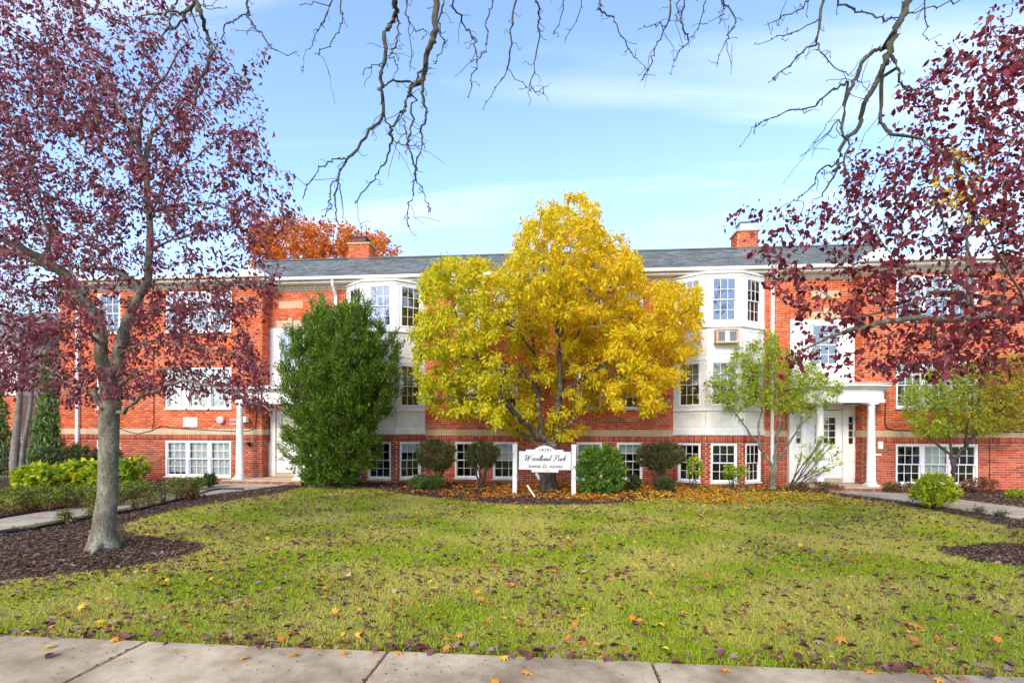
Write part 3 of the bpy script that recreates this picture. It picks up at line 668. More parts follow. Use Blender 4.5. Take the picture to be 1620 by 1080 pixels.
# the brick pieces that show largest become parts of their own
full = [(i, b) for i, b in enumerate(BR['d']) if abs(b[2]-b[1]-0.205) < 0.002 and abs(b[0].n[1]+1) < 0.01 and 1.28 > b[4] and b[0].p0[0] > 0 and b[0].p0[0]+b[0].d[0]*b[1] < 13.2 and b[0].p0[1] < -0.3]
full.sort(key=lambda t: depth(t[1][0].pt(t[1][1], 0, t[1][3])))
pick_ = {i for i, b in full[:300]}
bm_ = MB(); bm_.box(0, 0.205, -0.007, -0.001, 0, 0.0600); bme = bm_.mesh('brick', M_BRICKD)
for i, b in full[:300]:
    o = link('brick', bme, BLD); o.matrix_local = b[0].mat(b[1], 0, b[3])
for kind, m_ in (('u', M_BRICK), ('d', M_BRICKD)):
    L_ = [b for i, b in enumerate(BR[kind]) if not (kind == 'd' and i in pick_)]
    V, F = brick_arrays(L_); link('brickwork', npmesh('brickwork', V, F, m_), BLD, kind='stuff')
# interior backing so panes look into dim rooms
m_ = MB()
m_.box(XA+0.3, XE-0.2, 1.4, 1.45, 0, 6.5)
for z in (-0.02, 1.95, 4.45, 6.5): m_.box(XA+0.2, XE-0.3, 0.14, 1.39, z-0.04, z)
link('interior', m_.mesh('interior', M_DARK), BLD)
# ---- cornice: dentils, frieze, soffit, gutter along each straight run
def cornice(seg, s0=0, s1=None, ez0=0.0, ez1=0.0):
    s1 = seg.L if s1 is None else s1
    for nm, z0, z1, pr, m_ in (('frieze_board', 6.36, 6.42, 0.03, M_DENT), ('frieze_board', 6.47, 6.52, 0.05, M_CREAM), ('cornice_board', 6.525, 6.60, 0.30, M_WHITE), ('gutter', 6.605, 6.71, 0.42, M_CREAM)):
        b = MB(); b.box(s0-(ez0 if pr > 0.1 else 0), s1+(ez1 if pr > 0.1 else 0), -pr, 0.02 if pr < 0.4 else -0.30, z0, z1); o = link(nm, b.mesh(nm, m_), BLD); o.matrix_local = seg.mat(); bevel(o, 0.012)
    b = MB(); n = int((s1-s0)/0.075)
    for i in range(n): x = s0+(i+0.3)*(s1-s0)/n; b.box(x, x+0.042, -0.048, 0, 6.42, 6.468)
    o = link('dentils', b.mesh('dentils', M_CREAM), BLD, kind='stuff'); o.matrix_local = seg.mat()
    b = MB(); b.box(s0, s1, -0.012, 0, 6.42, 6.47); o = link('frieze_board', b.mesh('frieze_board', M_DENT), BLD); o.matrix_local = seg.mat()
cornice(Seg((XA, WY), (XB, WY)), ez0=0.3, ez1=0.3); cornice(Seg((XB, WY), (XB, 0)), ez0=-0.02, ez1=-0.42)
cornice(Seg((XB, 0), (XR, 0)), ez0=-0.3, ez1=-0.3)
cornice(Seg((XR, WY), (XE, WY)), ez0=0.3); cornice(Seg((XR, 0), (XR, WY)), ez0=-0.42, ez1=-0.02)
cornice(Seg((XA, 6), (XA, WY)))
# ---- roof: main gable with hip ends, shingle courses
RX0, RX1, RYF, RYR, RZ0, RZ1 = XB-0.25, XR+0.3, -0.40, 4.4, 6.66, 8.92
m_ = MB(); hx = -3.0
m_.v = [(RX0, RYF, RZ0), (RX1, RYF, RZ0), (RX1-hx, RYR, RZ1), (RX0+hx, RYR, RZ1), (RX0, 9.2, RZ0), (RX1, 9.2, RZ0)]
m_.f = [[0,1,2,3],[1,5,2],[5,4,3,2],[4,0,3],[0,4,5,1]]
link('roof', m_.mesh('roof', M_SHING), BLD)
sv, sf = [], []
nrm = np.array([0, -(RZ1-RZ0), RYR-RYF]); nrm = nrm/np.linalg.norm(nrm); sl_ = np.array([0, RYR-RYF, RZ1-RZ0]); SL = np.linalg.norm(sl_); sl_ = sl_/SL
rows = int(SL/0.15)
for r in range(rows):
    t0 = r*0.15; f = t0/SL; xa, xb = RX0+hx*f, RX1-hx*f; x = xa-random.random()*0.3
    while x < xb:
        w_ = random.uniform(0.22, 0.36); a, b = max(x+0.006, xa), min(x+w_-0.006, xb); x += w_
        if b-a < 0.05: continue
        h0 = random.uniform(0.010, 0.020); p = np.array([0, RYF, RZ0])+sl_*t0; q = p+sl_*0.148; k = len(sv)
        for (xx, pp, hh) in ((a, p, h0), (b, p, h0), (b, q, 0.002), (a, q, 0.002)): v = pp+nrm*hh; sv.append((xx, v[1], v[2]))
        for xx in (a, b): v = p+nrm*0.0005; sv.append((xx, v[1], v[2]))
        sf.append([k, k+1, k+2, k+3]); sf.append([k+4, k+5, k+1, k])
link('shingles', npmesh('shingles', sv, sf, M_SHING), BLD, kind='stuff')
b = MB(); b.box(RX0+hx, RX1-hx, RYR-0.12, RYR+0.12, RZ1-0.02, RZ1+0.035); link('ridge_cap', b.mesh('ridge_cap', M_SHING), BLD)
for (x0, x1) in ((XA-0.3, XB-0.3), (XR+0.4, XE)):     # low wing roofs behind the cornice
    m_ = MB(); m_.v = [(x0, WY-0.35, 6.66), (x1, WY-0.35, 6.66), (x1-1.5, 3.5, 7.15), (x0+1.5, 3.5, 7.15), (x0, 9, 6.66), (x1, 9, 6.66)]; m_.f = [[0,1,2,3],[1,5,2],[5,4,3,2],[4,0,3],[0,4,5,1]]
    link('wing_roof', m_.mesh('wing_roof', M_SHING), BLD)
# pediment return boards at the wing corners
for x, sx in ((XB-0.25, -1), (XR+0.25, 1)):
    m_ = MB(); tri = [(x-0.45*1, 6.72), (x+0.45*1, 6.72), (x-0.45*(-sx if sx < 0 else -1)*0.0, 7.05)]
    m_.v = [(a, -0.75, z) for a, z in tri]+[(a, 0.6, z) for a, z in tri]; m_.f = [[0,1,2],[5,4,3],[0,3,4,1],[1,4,5,2],[2,5,3,0]]
    link('cornice_return', m_.mesh('cornice_return', M_WHITE), BLD)
# ---- chimneys
def chimney(x0, x1, y0, y1, z0, z1, cowl):
    BR['c'] = []; V, F = [], []
    b = MB(); b.box(x0, x1, y0, y1, z0, z1); c = link('chimney', b.mesh('chimney', M_MORT), BLD)
    for a, q in (((x0, y0), (x1, y0)), ((x1, y0), (x1, y1)), ((x1, y1), (x0, y1)), ((x0, y1), (x0, y0))):
        brick_face(Seg(a, q), z0+0.01, z1, [], 'c', random.random()*0.2)
    V, F = brick_arrays(BR['c']); link('brickwork', npmesh('brickwork', V, F, M_BRICK), c, kind='stuff')
    b = MB(); b.box(x0-0.06, x1+0.06, y0-0.06, y1+0.06, z1, z1+0.08); o = link('chimney_cap', b.mesh('chimney_cap', M_STONE), c); bevel(o, 0.02)
    b = MB(); cx, cy = (x0+x1)/2, (y0+y1)/2
    if cowl == 'box':
        b.prism([(cx-0.28, cy-0.28), (cx+0.28, cy-0.28), (cx+0.28, cy+0.28), (cx-0.28, cy+0.28)], z1+0.08, z1+0.20)
        b.prism([(cx-0.24, cy-0.24), (cx+0.24, cy-0.24), (cx+0.24, cy+0.24), (cx-0.24, cy+0.24)], z1+0.20, z1+0.42)
        n0 = len(b.v); b.v += [(cx-0.3, cy-0.3, z1+0.42), (cx+0.3, cy-0.3, z1+0.42), (cx+0.3, cy+0.3, z1+0.42), (cx-0.3, cy+0.3, z1+0.42), (cx-0.14, cy-0.1, z1+0.54), (cx+0.2, cy-0.1, z1+0.54), (cx+0.2, cy+0.1, z1+0.54), (cx-0.14, cy+0.1, z1+0.54)]
        b.f += [[n0+i for i in f] for f in ([3,2,1,0],[4,5,6,7],[0,1,5,4],[1,2,6,5],[2,3,7,6],[3,0,4,7])]
        link('chimney_cowl', b.mesh('chimney_cowl', M_METAL), c)
    else:
        b.box(cx-0.30, cx+0.22, cy-0.25, cy+0.25, z1+0.08, z1+0.36); b.box(cx-0.34, cx+0.26, cy-0.29, cy+0.29, z1+0.36, z1+0.41)
        link('flue', b.mesh('flue', mat('old_brick', (0.10, 0.05, 0.04), (0.16, 0.08, 0.07), scale=8, rough=0.9)), c)
a = PY(556, 410, 4.6); b_ = PY(588, 410, 4.6); chimney(a[0], b_[0], 4.3, 5.1, 8.4, PY(572, 391, 4.6)[2], 'flue')
a = PY(1163, 392, 4.6); b_ = PY(1195, 392, 4.6); chimney(a[0], b_[0], 4.3, 5.1, 8.4, PY(1178, 371, 4.6)[2], 'box')
# ---- downspouts
def downspout(x, y, ztop=6.55, zb=0.1, bend=True):
    b = MB()
    b.box(x-0.04, x+0.04, y-0.11, y-0.03, zb+0.12, ztop-0.42 if bend else ztop)
    if bend: b.tube([(x, y-0.34, ztop+0.05), (x, y-0.34, ztop-0.10), (x, y-0.07, ztop-0.40), (x, y-0.07, ztop-0.50)], 0.045, 8)
    b.tube([(x, y-0.07, zb+0.14), (x, y-0.10, zb+0.05), (x, y-0.26, zb)], 0.042, 8)
    o = link('downspout', b.mesh('downspout', M_VINYL), BLD)
    for z in (1.2, 3.2, 5.2): q = MB(); q.box(x-0.055, x+0.055, y-0.115, y-0.02, z, z+0.03); link('bracket', q.mesh('bracket', M_VINYL), o)
downspout(XU(530, -0.1), 0); downspout(XU(1222, -0.1), 0); downspout(XU(121, WY-0.1), WY); downspout(14.6, WY)
# ---- entrances
def text_mesh(name, s, size, m, shear=0.0, ext=0.002, sx=1.0, space=1.0, align='CENTER', off=0.0):
    c = bpy.data.curves.new(name, 'FONT'); c.body = s; c.size = size; c.shear = shear; c.extrude = ext; c.align_x = align; c.space_character = space; c.resolution_u = 3; c.offset = off
    o = bpy.data.objects.new(name, c); COL.objects.link(o); bpy.context.view_layer.update()
    me = bpy.data.meshes.new_from_object(o.evaluated_get(bpy.context.evaluated_depsgraph_get())); bpy.data.objects.remove(o)
    for v in me.vertices: v.co.x *= sx
    me.materials.clear(); me.materials.append(m); me.name = name; return me
def glazed(par, x0, x1, z0, z1, y, cols, rows, t=0.018):
    b = MB(); pw, ph = (x1-x0)/cols, (z1-z0)/rows; p = MB(); p.box(0, pw-t, y+0.012, y+0.016, 0, ph-t); pm = p.mesh('pane', M_GLASSL)
    for i in range(cols+1): b.box(x0+i*pw-t/2, x0+i*pw+t/2, y-0.006, y+0.03, z0, z1)
    for j in range(rows+1):
        for i in range(cols): b.box(x0+i*pw+t/2, x0+(i+1)*pw-t/2, y-0.004, y+0.028, z0+j*ph-t/2, z0+j*ph+t/2)
    link('muntin', b.mesh('muntin', M_WHITE), par)
    for i in range(cols):
        for j in range(rows): q = link('pane', pm, par); q.location = (x0+i*pw+t/2, 0, z0+j*ph+t/2)
def frame_with_hole(b, x0, x1, z0, z1, hx0, hx1, hz0, hz1, y0, y1):
    b.box(x0, hx0, y0, y1, z0, z1); b.box(hx1, x1, y0, y1, z0, z1); b.box(hx0, hx1, y0, y1, z0, hz0); b.box(hx0, hx1, y0, y1, hz1, z1)
def entrance(dx, fc, half, ehalf, number):
    ph = 0.13
    # door surround set in the recess wall
    s_ = MB(); top = 3.0; fy = -0.05
    frame_with_hole(s_, dx-1.10, dx+1.10, ph, top, dx-0.50, dx+0.50, ph+0.01, 2.36, fy, 0.12)
    sur = MB()
    sur.box(dx-1.10, dx+1.10, fy, 0.12, 2.36, top)
    for sg in (-1, 1):
        x = dx+sg*1.04; sur.box(x-0.07, x+0.07, -0.16, 0.12, ph, 2.36)       # outer pilaster
        x = dx+sg*0.53; sur.box(x-0.03, x+0.03, fy-0.02, 0.12, ph, 2.36)
        a, c = (dx-0.97, dx-0.56) if sg < 0 else (dx+0.56, dx+0.97); frame_with_hole(sur, a, c, ph, 2.36, a+0.11, c-0.13, 1.30, 2.16, fy, 0.10)
    so_ = link('door_surround', sur.mesh('door_surround', M_WHITE), BLD); bevel(so_, 0.006)
    for sg in (-1, 1):
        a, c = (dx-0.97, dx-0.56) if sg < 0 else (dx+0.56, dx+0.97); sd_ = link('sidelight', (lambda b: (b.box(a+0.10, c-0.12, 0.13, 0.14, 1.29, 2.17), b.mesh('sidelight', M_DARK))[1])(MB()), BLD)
        glazed(sd_, a+0.115, c-0.135, 1.305, 2.155, 0.0, 1, 4, 0.022)
        b = MB()
        for z0, z1 in ((0.30, 0.72), (0.78, 1.18)): b.box(a+0.10, c-0.10, fy-0.012, fy, z0, z1)
        q = link('raised_panel', b.mesh('raised_panel', M_WHITE), so_); bevel(q, 0.008)
    d = MB(); x0, x1, z0, z1 = dx-0.495, dx+0.495, ph+0.13, 2.34
    frame_with_hole(d, x0, x1, z0, z1, x0+0.17, x1-0.17, 1.30, 2.14, 0.0, 0.05); dr = link('door', d.mesh('door', M_WHITE), BLD); bevel(dr, 0.004)
    glazed(dr, x0+0.18, x1-0.18, 1.31, 2.13, 0.0, 3, 4, 0.02)
    b = MB(); b.box(x0+0.15, x1-0.15, -0.014, 0, 0.40, 1.15); q = link('raised_panel', b.mesh('raised_panel', M_WHITE), dr); bevel(q, 0.01)
    b = MB(); b.box(x0-0.02, x1+0.02, -0.06, 0.1, ph, ph+0.12); link('threshold', b.mesh('threshold', M_STONE), BLD)
    b = MB(); b.tube([(dx-0.43, -0.02, 1.22), (dx-0.43, -0.07, 1.22)], 0.022, 10); b.lathe(dx-0.43, 0, [(0.0, 0), (0.0, 0)]) if False else None
    b.box(dx-0.46, dx-0.40, -0.012, 0.0, 1.12, 1.36); link('handle', b.mesh('handle', M_METAL), dr)
    if number: me = text_mesh('door_number', number, 0.17, M_BLACK, sx=0.86, ext=0.003, space=1.05); q = link('door_number', me, dr); q.rotation_euler = (math.pi/2, 0, 0); q.location = (dx+0.04, -0.019, 0.78)
    # platform with brick edge and one step
    pl = MB(); px0, px1 = fc-ehalf, fc+ehalf; pl.box(px0, px1, -1.42, -0.17, 0.0, ph); 
    po = link('porch_platform', pl.mesh('porch_platform', M_STONE), BLD); bevel(po, 0.012)
    rb_ = MB(); n = int((px1-px0)/0.075)
    for i in range(n): x = px0+i*(px1-px0)/n; rb_.box(x+0.005, x+0.070, -1.60, -1.425, 0.0, 0.095+random.uniform(-0.004, 0.004))
    link('step_bricks', rb_.mesh('step_bricks', mat('worn_brick', (0.20, 0.085, 0.055), (0.34, 0.16, 0.11), island=.7, c3=(0.42, 0.26, 0.19), rough=.95)), po, kind='stuff')
    # bowed entablature
    def bow(e, y):  # outline in plan
        a = [(fc-e, 0.0)]; nn = 14
        for i in range(nn+1):
            t = math.pi*i/nn; xx = -math.cos(t); yy = math.sin(t)**0.55
            a.append((fc+e*xx, -(0.62+(y-0.62)*yy)))
        return a+[(fc+e, 0.0)]
    wl = dx-1.15
    def ent(nm, e, y, z0, z1, m_=M_WHITE):
        b = MB(); pts = bow(e, y)
        b.prism(ccw(pts), z0, z1); o = link(nm, b.mesh(nm, m_), en if en else BLD); bevel(o, 0.012); return o
    en = None
    en = ent('entablature', ehalf-0.06, 1.16, 2.62, 2.90)
    ent('architrave', ehalf-0.03, 1.19, 2.50, 2.62); ent('crown_moulding', ehalf+0.0, 1.24, 2.90, 2.96); ent('crown_moulding', ehalf+0.10, 1.36, 2.96, 3.03); ent('porch_roof', ehalf+0.12, 1.39, 3.03, 3.06, M_CREAM)
    for sg in (-1, 1):
        x = fc+sg*half; c = MB(); y = -1.05; c.lathe(x, y, [(0.105, ph+0.10), (0.128, ph+0.13), (0.128, ph+0.15), (0.112, ph+0.17), (0.108, ph+0.9), (0.100, 1.5), (0.088, 2.36), (0.098, 2.38), (0.088, 2.40), (0.088, 2.43), (0.115, 2.46)], 24)
        co = link('column', c.mesh('column', M_WHITE, True), BLD)
        b = MB(); b.box(x-0.155, x+0.155, y-0.155, y+0.155, ph, ph+0.05); b.lathe(x, y, [(0.150, ph+0.05), (0.155, ph+0.075), (0.140, ph+0.10)], 24); link('column_base', b.mesh('column_base', M_WHITE), co)
        b = MB(); b.box(x-0.125, x+0.125, y-0.115, y+0.115, 2.46, 2.50); link('capital', b.mesh('capital', M_WHITE), co)
    b = MB(); b.box(dx+0.12, dx+0.48, -1.0, -0.78, 2.465, 2.498); lo = link('porch_light', b.mesh('porch_light', M_BLACK), BLD)
    b = MB(); b.box(dx+0.15, dx+0.45, -0.97, -0.81, 2.45, 2.464); link('lamp_lens', b.mesh('lamp_lens', M_WHITE), lo)
entrance(DL, -9.05, 0.98, 1.34, None)
entrance(DR, 8.24, 0.70, 1.26, '14101')
# ---- wall fittings (each its own small thing)
def thing_mesh(name, b, m, label, cat, group=None):
    V = np.array(b.v); c = (V.min(0)+V.max(0))/2; c[2] = V[:, 2].min(); b.v = [tuple(np.array(v)-c) for v in b.v]
    o = link(name, b.mesh(name, m), None, label=label, category=cat); o.location = c
    if group: o['group'] = group
    return o
def wbox(u0, v0, u1, v1, Y, t=0.05, inset=0.0):
    a, b = PY(u0, v1, Y), PY(u1, v0, Y); m_ = MB(); m_.box(a[0], b[0], Y-t, Y-inset, a[2], b[2]); return m_
bevel(thing_mesh('wall_notice', wbox(291, 660, 313, 675, WY, 0.03), M_WHITE, 'small blank whitish notice board on brick above the left basement windows', 'notice'), 0.004)
p = PY(351, 664, WY); m_ = MB(); m_.tube([(p[0], WY-0.0, p[2]), (p[0], WY-0.05, p[2]), (p[0], WY-0.11, p[2]), (p[0], WY-0.14, p[2])], [0.12, 0.125, 0.12, 0.05], 20)
thing_mesh('alarm_bell', m_, mat('pale_pink_paint', (0.62, 0.45, 0.44), (0.72, 0.56, 0.54), rough=0.5), 'round pale pink alarm bell on brick left of the left entrance column', 'alarm bell')
bevel(thing_mesh('warning_sign', wbox(363, 661, 376, 666, WY, 0.02), M_PINK, 'upper faded red sign strip on brick beside the left entrance column', 'sign'), 0.003)
bevel(thing_mesh('warning_sign', wbox(364, 668, 376, 672, WY, 0.02), M_PINK, 'lower faded red sign strip on brick beside the left entrance column', 'sign'), 0.003)
p = PY(391, 668, WY); m_ = MB(); pr_ = [(0.005, p[2]+0.20), (0.08, p[2]+0.185), (0.14, p[2]+0.12), (0.155, p[2]+0.04), (0.155, p[2])]
m_.lathe(p[0], WY-0.155, pr_[::-1], 20); thing_mesh('wall_lamp', m_, M_WHITE, 'white domed wall lamp on brick just right of the left entrance column', 'lamp')
p = PY(395, 702, WY); m_ = MB(); m_.box(p[0]-0.04, p[0]+0.04, WY-0.04, WY, p[2]-0.05, p[2]+0.07); m_.lathe(p[0]-0.01, WY-0.10, [(0.03, p[2]-0.04), (0.065, p[2]-0.03), (0.06, p[2]+0.04), (0.02, p[2]+0.06)], 12)
thing_mesh('floodlight', m_, M_BLACK, 'small black wall floodlight on basement brick left of the left door', 'wall light')
def cable(pts, r, label, m=M_BLACK):
    m_ = MB(); m_.tube(pts, r, 6); thing_mesh('cable', m_, m, label, 'cable')
def CP(u, v, Y, o=0.03): q = PY(u, v, Y-o); return (q[0], q[1], q[2])
cable([CP(u, v, WY) for u, v in ((187, 677), (205, 683), (218, 686), (240, 681), (256, 673), (275, 677), (330, 680), (372, 682), (395, 681), (404, 676), (406, 655), (405, 640))], 0.012, 'black cable sagging along the tan stone band of the left wing')
cable([CP(u, v, WY) for u, v in ((243, 560), (243.5, 620), (243, 668), (240, 680))], 0.010, 'thin black cable running vertically down the left wing brick')
cable([CP(u, v, WY) for u, v in ((1392, 622), (1399, 624), (1401, 640), (1400, 668), (1403, 677), (1412, 680), (1450, 681), (1520, 682), (1620, 683))], 0.016, 'black cable dropping from the right portico roof and running along the stone band')
cable([CP(u, v, WY) for u, v in ((1566, 690), (1566, 758))], 0.008, 'thin dark cable down the basement brick right of the tree window')
for (u, v, du, dv, lb) in ((1392, 704, 4, 6, 'small white box fitting on basement brick right of the portico column'), (1386, 719, 7, 1.5, 'thin white pipe stub on basement brick right of the portico column')):
    bevel(thing_mesh('wall_fitting', wbox(u-du, v-dv, u+du, v+dv, WY, 0.05), M_VINYL, lb, 'fitting'), 0.01)
# window air conditioner in the right bay
sg = Seg(bay_pts(RB)[1], bay_pts(RB)[2])
AC = empty('air_conditioner', tuple(sg.pt(sg.L/2+0.03, 0, 4.35)), 'air conditioner in a raw wood box on the right bay below its top window', 'air conditioner')
b = MB(); fw, fh, fd = 0.33, 0.19, 0.24
for q in ((-fw, -fw+0.035, -fd, 0, 0, 2*fh), (fw-0.035, fw, -fd, 0, 0, 2*fh), (-fw+0.035, fw-0.035, -fd, 0, 2*fh-0.03, 2*fh)): b.box(*q)
link('wood_frame', b.mesh('wood_frame', M_WOOD), AC)
b = MB(); b.box(-fw-0.02, fw+0.02, -fd-0.03, 0, -0.04, -0.002); link('shelf', b.mesh('shelf', M_WOOD), AC)
b = MB(); b.box(-fw+0.04, fw-0.04, -fd+0.04, -0.01, 0.002, 2*fh-0.035); link('body', b.mesh('body', M_VINYL), AC)
for x0, x1 in ((-fw+0.06, -0.06), (0.06, fw-0.06)):
    b = MB()
    for i in range(9): b.box(x0, x1, -fd+0.022, -fd+0.037, 0.03+i*0.033, 0.048+i*0.033)
    link('grille', b.mesh('grille', mat('grille_grey', (0.12, 0.13, 0.12), (0.18, 0.19, 0.18), rough=0.6)), AC)
# ---- SIGN
a = G(815, 779.5, 0.05); b_ = G(908, 779.5, 0.05); sy = (a[1]+b_[1])/2; p0 = PY(811, 780, sy); p1 = PY(911, 780, sy)
scl = (p1[0]-p0[0])
SG = empty('sign', ((p0[0]+p1[0])/2, sy, 0), 'white painted entrance sign with script lettering hung between two white posts', 'sign')
pt_, pw_ = PY(815, 702, sy)[2], 0.058
hw = scl/2-pw_
for sx_ in (-1, 1):
    b = MB(); x = sx_*hw; b.box(x-pw_, x+pw_, -pw_, pw_, 0, pt_-0.02 if sx_ < 0 else pt_-0.03); o = link('post', b.mesh('post', M_SIGN), SG); bevel(o, 0.006)
    b = MB(); b.box(x-pw_-0.008, x+pw_+0.008, -pw_-0.008, pw_+0.008, (pt_-0.02 if sx_ < 0 else pt_-0.03), (pt_+0.005 if sx_ < 0 else pt_-0.005)); link('post_cap', b.mesh('post_cap', M_SIGN), o)
def SX(u): return PY(u, 740, sy)[0]-SG.location[0]
def SZ(v): return PY(861, v, sy)[2]
def board_outline(g):   # g = inset
    L_ = [(820, 712.5), (831, 712.5), (831, 710), (844, 710)]
    arc = [(844+35*t, 710-6.6*math.sin(math.pi*t)**0.8) for t in np.linspace(0.04, 0.96, 15)]
    R_ = [(879, 710), (892, 710), (892, 713), (904, 713)]; B_ = [(904, 743.5), (884.5, 743.5), (884.5, 747.5), (840, 747.5), (840, 743.5), (820, 743.5)]
    pts = [(SX(u), SZ(v)) for u, v in L_+arc+R_+B_]; cx, cz = SX(862), SZ(728); return [(x+(-g if x > cx else g), z+(-g if z > cz else g)) for x, z in pts]
def plate(name, pts, y0, y1, m, par):
    n = len(pts); me = bpy.data.meshes.new(name); V = [(x, y0, z) for x, z in pts]+[(x, y1, z) for x, z in pts]
    F = [list(range(n)), [n+i for i in range(n)][::-1]]+[[i, n+i, n+(i+1) % n, (i+1) % n] for i in range(n)]
    me.from_pydata(V, [], F); me.materials.append(m); me.update(); return link(name, me, par)
bd = plate('board', board_outline(0.0), -0.02, 0.02, M_NAVY, SG); plate('sign_face', board_outline(0.017), -0.024, -0.0205, M_SIGN, bd)
def stext(s, size, u, v, m=M_NAVY, **k):
    me = text_mesh('lettering', s, size, m, ext=0.0015, **k); o = link('lettering', me, bd); o.rotation_euler = (math.pi/2, 0, 0); o.location = (SX(u), -0.0265, SZ(v))
stext('14101', 0.11, 862, 713.4, shear=0.15, sx=1.15, space=1.12, off=.002)
stext('SHAKER', 0.088, 846.0, 739.3, sx=1.0, off=0.002); stext('SQUARE', 0.088, 879.5, 739.3, sx=1.0, off=0.002); stext('APARTMENTS', 0.030, 862.5, 744.6, sx=1.25, space=1.2)
# script words as calligraphic strokes
def stroke_letters(word_strokes, ox, oz, s, name='lettering'):
    V, F = [], []
    for st in word_strokes:
        pts = [np.array(p, float) for p in st]; sm = []
        n = len(pts)
        for i in range(n-1):
            q0, q1, q2, q3 = pts[max(i-1, 0)], pts[i], pts[i+1], pts[min(i+2, n-1)]
            for t in np.linspace(0, 1, 7)[:-1]: sm.append(0.5*((2*q1)+(-q0+q2)*t+(2*q0-5*q1+4*q2-q3)*t*t+(-q0+3*q1-3*q2+q3)*t**3))
        sm.append(pts[-1]); sm = np.array(sm); k0 = len(V)
        for i, q in enumerate(sm):
            d = sm[min(i+1, len(sm)-1)]-sm[max(i-1, 0)]; L_ = np.linalg.norm(d)+1e-9; d = d/L_; nx, nz_ = -d[1], d[0]
            wd = 0.075+0.085*max(0.0, -d[1])**1.1; x = q[0]+0.32*q[1]; z = q[1]
            for sg_ in (1, -1): V.append((ox+s*(x+sg_*wd*nx*0.5*1.0), -0.0262-0.0001*(len(F) % 7), oz+s*(z+sg_*wd*nz_*0.5)))
        F += [[k0+2*i, k0+2*i+1, k0+2*i+3, k0+2*i+2] for i in range(len(sm)-1)]
    link(name, npmesh(name, V, F, M_NAVY), bd)
def Lo(x): return [[(x+.42,.34),(x+.22,.44),(x+.04,.25),(x+.12,.03),(x+.30,.04),(x+.42,.24),(x+.36,.42),(x+.5,.36)]]
def Ld(x): return [[(x+.38,.36),(x+.2,.43),(x+.03,.22),(x+.12,.02),(x+.34,.2),(x+.42,.42)],[(x+.46,1.0),(x+.42,.3),(x+.44,.04),(x+.60,.1)]]
def Ll(x): return [[(x+.0,.08),(x+.2,.6),(x+.22,.98),(x+.12,.9),(x+.08,.3),(x+.12,.03),(x+.26,.1)]]
def La(x): return [[(x+.38,.36),(x+.2,.43),(x+.03,.22),(x+.1,.02),(x+.3,.16),(x+.40,.42)],[(x+.41,.42),(x+.38,.1),(x+.44,.02),(x+.56,.12)]]
def Ln(x): return [[(x+.0,.36),(x+.08,.42),(x+.08,.2),(x+.07,.0)],[(x+.07,.1),(x+.22,.4),(x+.34,.38),(x+.33,.1),(x+.38,.02),(x+.5,.12)]]
def Lr(x): return [[(x+.0,.36),(x+.08,.42),(x+.08,.2),(x+.07,.0)],[(x+.07,.12),(x+.2,.4),(x+.32,.40),(x+.33,.33)]]
def Lk(x): return [[(x+.1,1.0),(x+.08,.5),(x+.06,.0)],[(x+.08,.2),(x+.26,.42),(x+.30,.34),(x+.12,.24),(x+.26,.02),(x+.42,.1)]]
def LW_(x): return [[(x-.30,.62),(x-.18,.82),(x+.0,.98),(x+.14,.9),(x+.16,.5),(x+.14,.0)],[(x+.14,.0),(x+.36,.5),(x+.60,.95)],[(x+.60,.95),(x+.58,.5),(x+.56,.0)],[(x+.56,.0),(x+.80,.5),(x+1.02,.9),(x+1.18,1.02),(x+1.28,.92)]]
def LP_(x): return [[(x+.30,.96),(x+.26,.5),(x+.16,.05),(x-.02,-.02),(x-.12,.1)],[(x-.18,.60),(x-.1,.86),(x+.24,1.04),(x+.62,.98),(x+.70,.74),(x+.5,.52),(x+.28,.5)]]
ws = []; x = 0.0
for f_, adv in ((LW_, 1.22), (Lo, .46), (Lo, .46), (Ld, .56), (Ll, .26), (La, .52), (Ln, .46), (Ld, .6)): ws += f_(x); x += adv
x += 0.45
for f_, adv in ((LP_, .72), (La, .52), (Lr, .38), (Lk, .42)): ws += f_(x); x += adv
wid = SX(898)-SX(827.5); sc = wid/(x+0.6); stroke_letters(ws, SX(829.5), SZ(728.6), sc)
plate('emblem', [(SX(861.6), SZ(732.5)), (SX(864.5), SZ(736.5)), (SX(865.5), SZ(739.5)), (SX(861.8), SZ(740.3)), (SX(858.2), SZ(739.5)), (SX(859.0), SZ(736.5))], -0.027, -0.0245, M_BRONZE, bd)
plate('emblem', [(SX(861.7), SZ(733.8)), (SX(863.0), SZ(738.5)), (SX(860.4), SZ(738.5))], -0.0285, -0.0272, M_SIGN, bd)
# stake leaning in the mulch, pale stub by the trunk
p, q = G(847, 787, 0.0), None
m_ = MB(); dq = PD(834, 767, depth(p)+0.02); m_.tube([p, dq], 0.022, 8); thing_mesh('stake', m_, M_VINYL, 'short white stake leaning in orange leaves in front of the sign', 'stake')
m_ = MB(); p = PD(854, 758, 14.7); m_.tube([PD(848, 748, 14.7), p], 0.05, 8); thing_mesh('drain_pipe_end', m_, M_VINYL, 'short white pipe end leaning at the yellow tree trunk under the sign', 'pipe')
# black edging along the left walk
def edging(pts, label, r=0.035):
    m_ = MB(); m_.tube([(p[0], p[1], 0.045) for p in pts], r, 8); thing_mesh('edging', m_, M_BLACK, label, 'garden edging')
edging([G(u, v) for u, v in ((-40, 832), (0, 822), (60, 812), (150, 799), (240, 786), (300, 774.5), (340, 766.5), (372, 764))], 'black plastic edging along the far side of the left path')
edging([G(u, v) for u, v in ((-30, 851), (0, 846), (50, 840), (100, 830), (150, 820), (215, 809), (290, 791), (330, 778.5), (350, 775.5), (385, 775.5))], 'black plastic edging along the near side of the left path', 0.03)
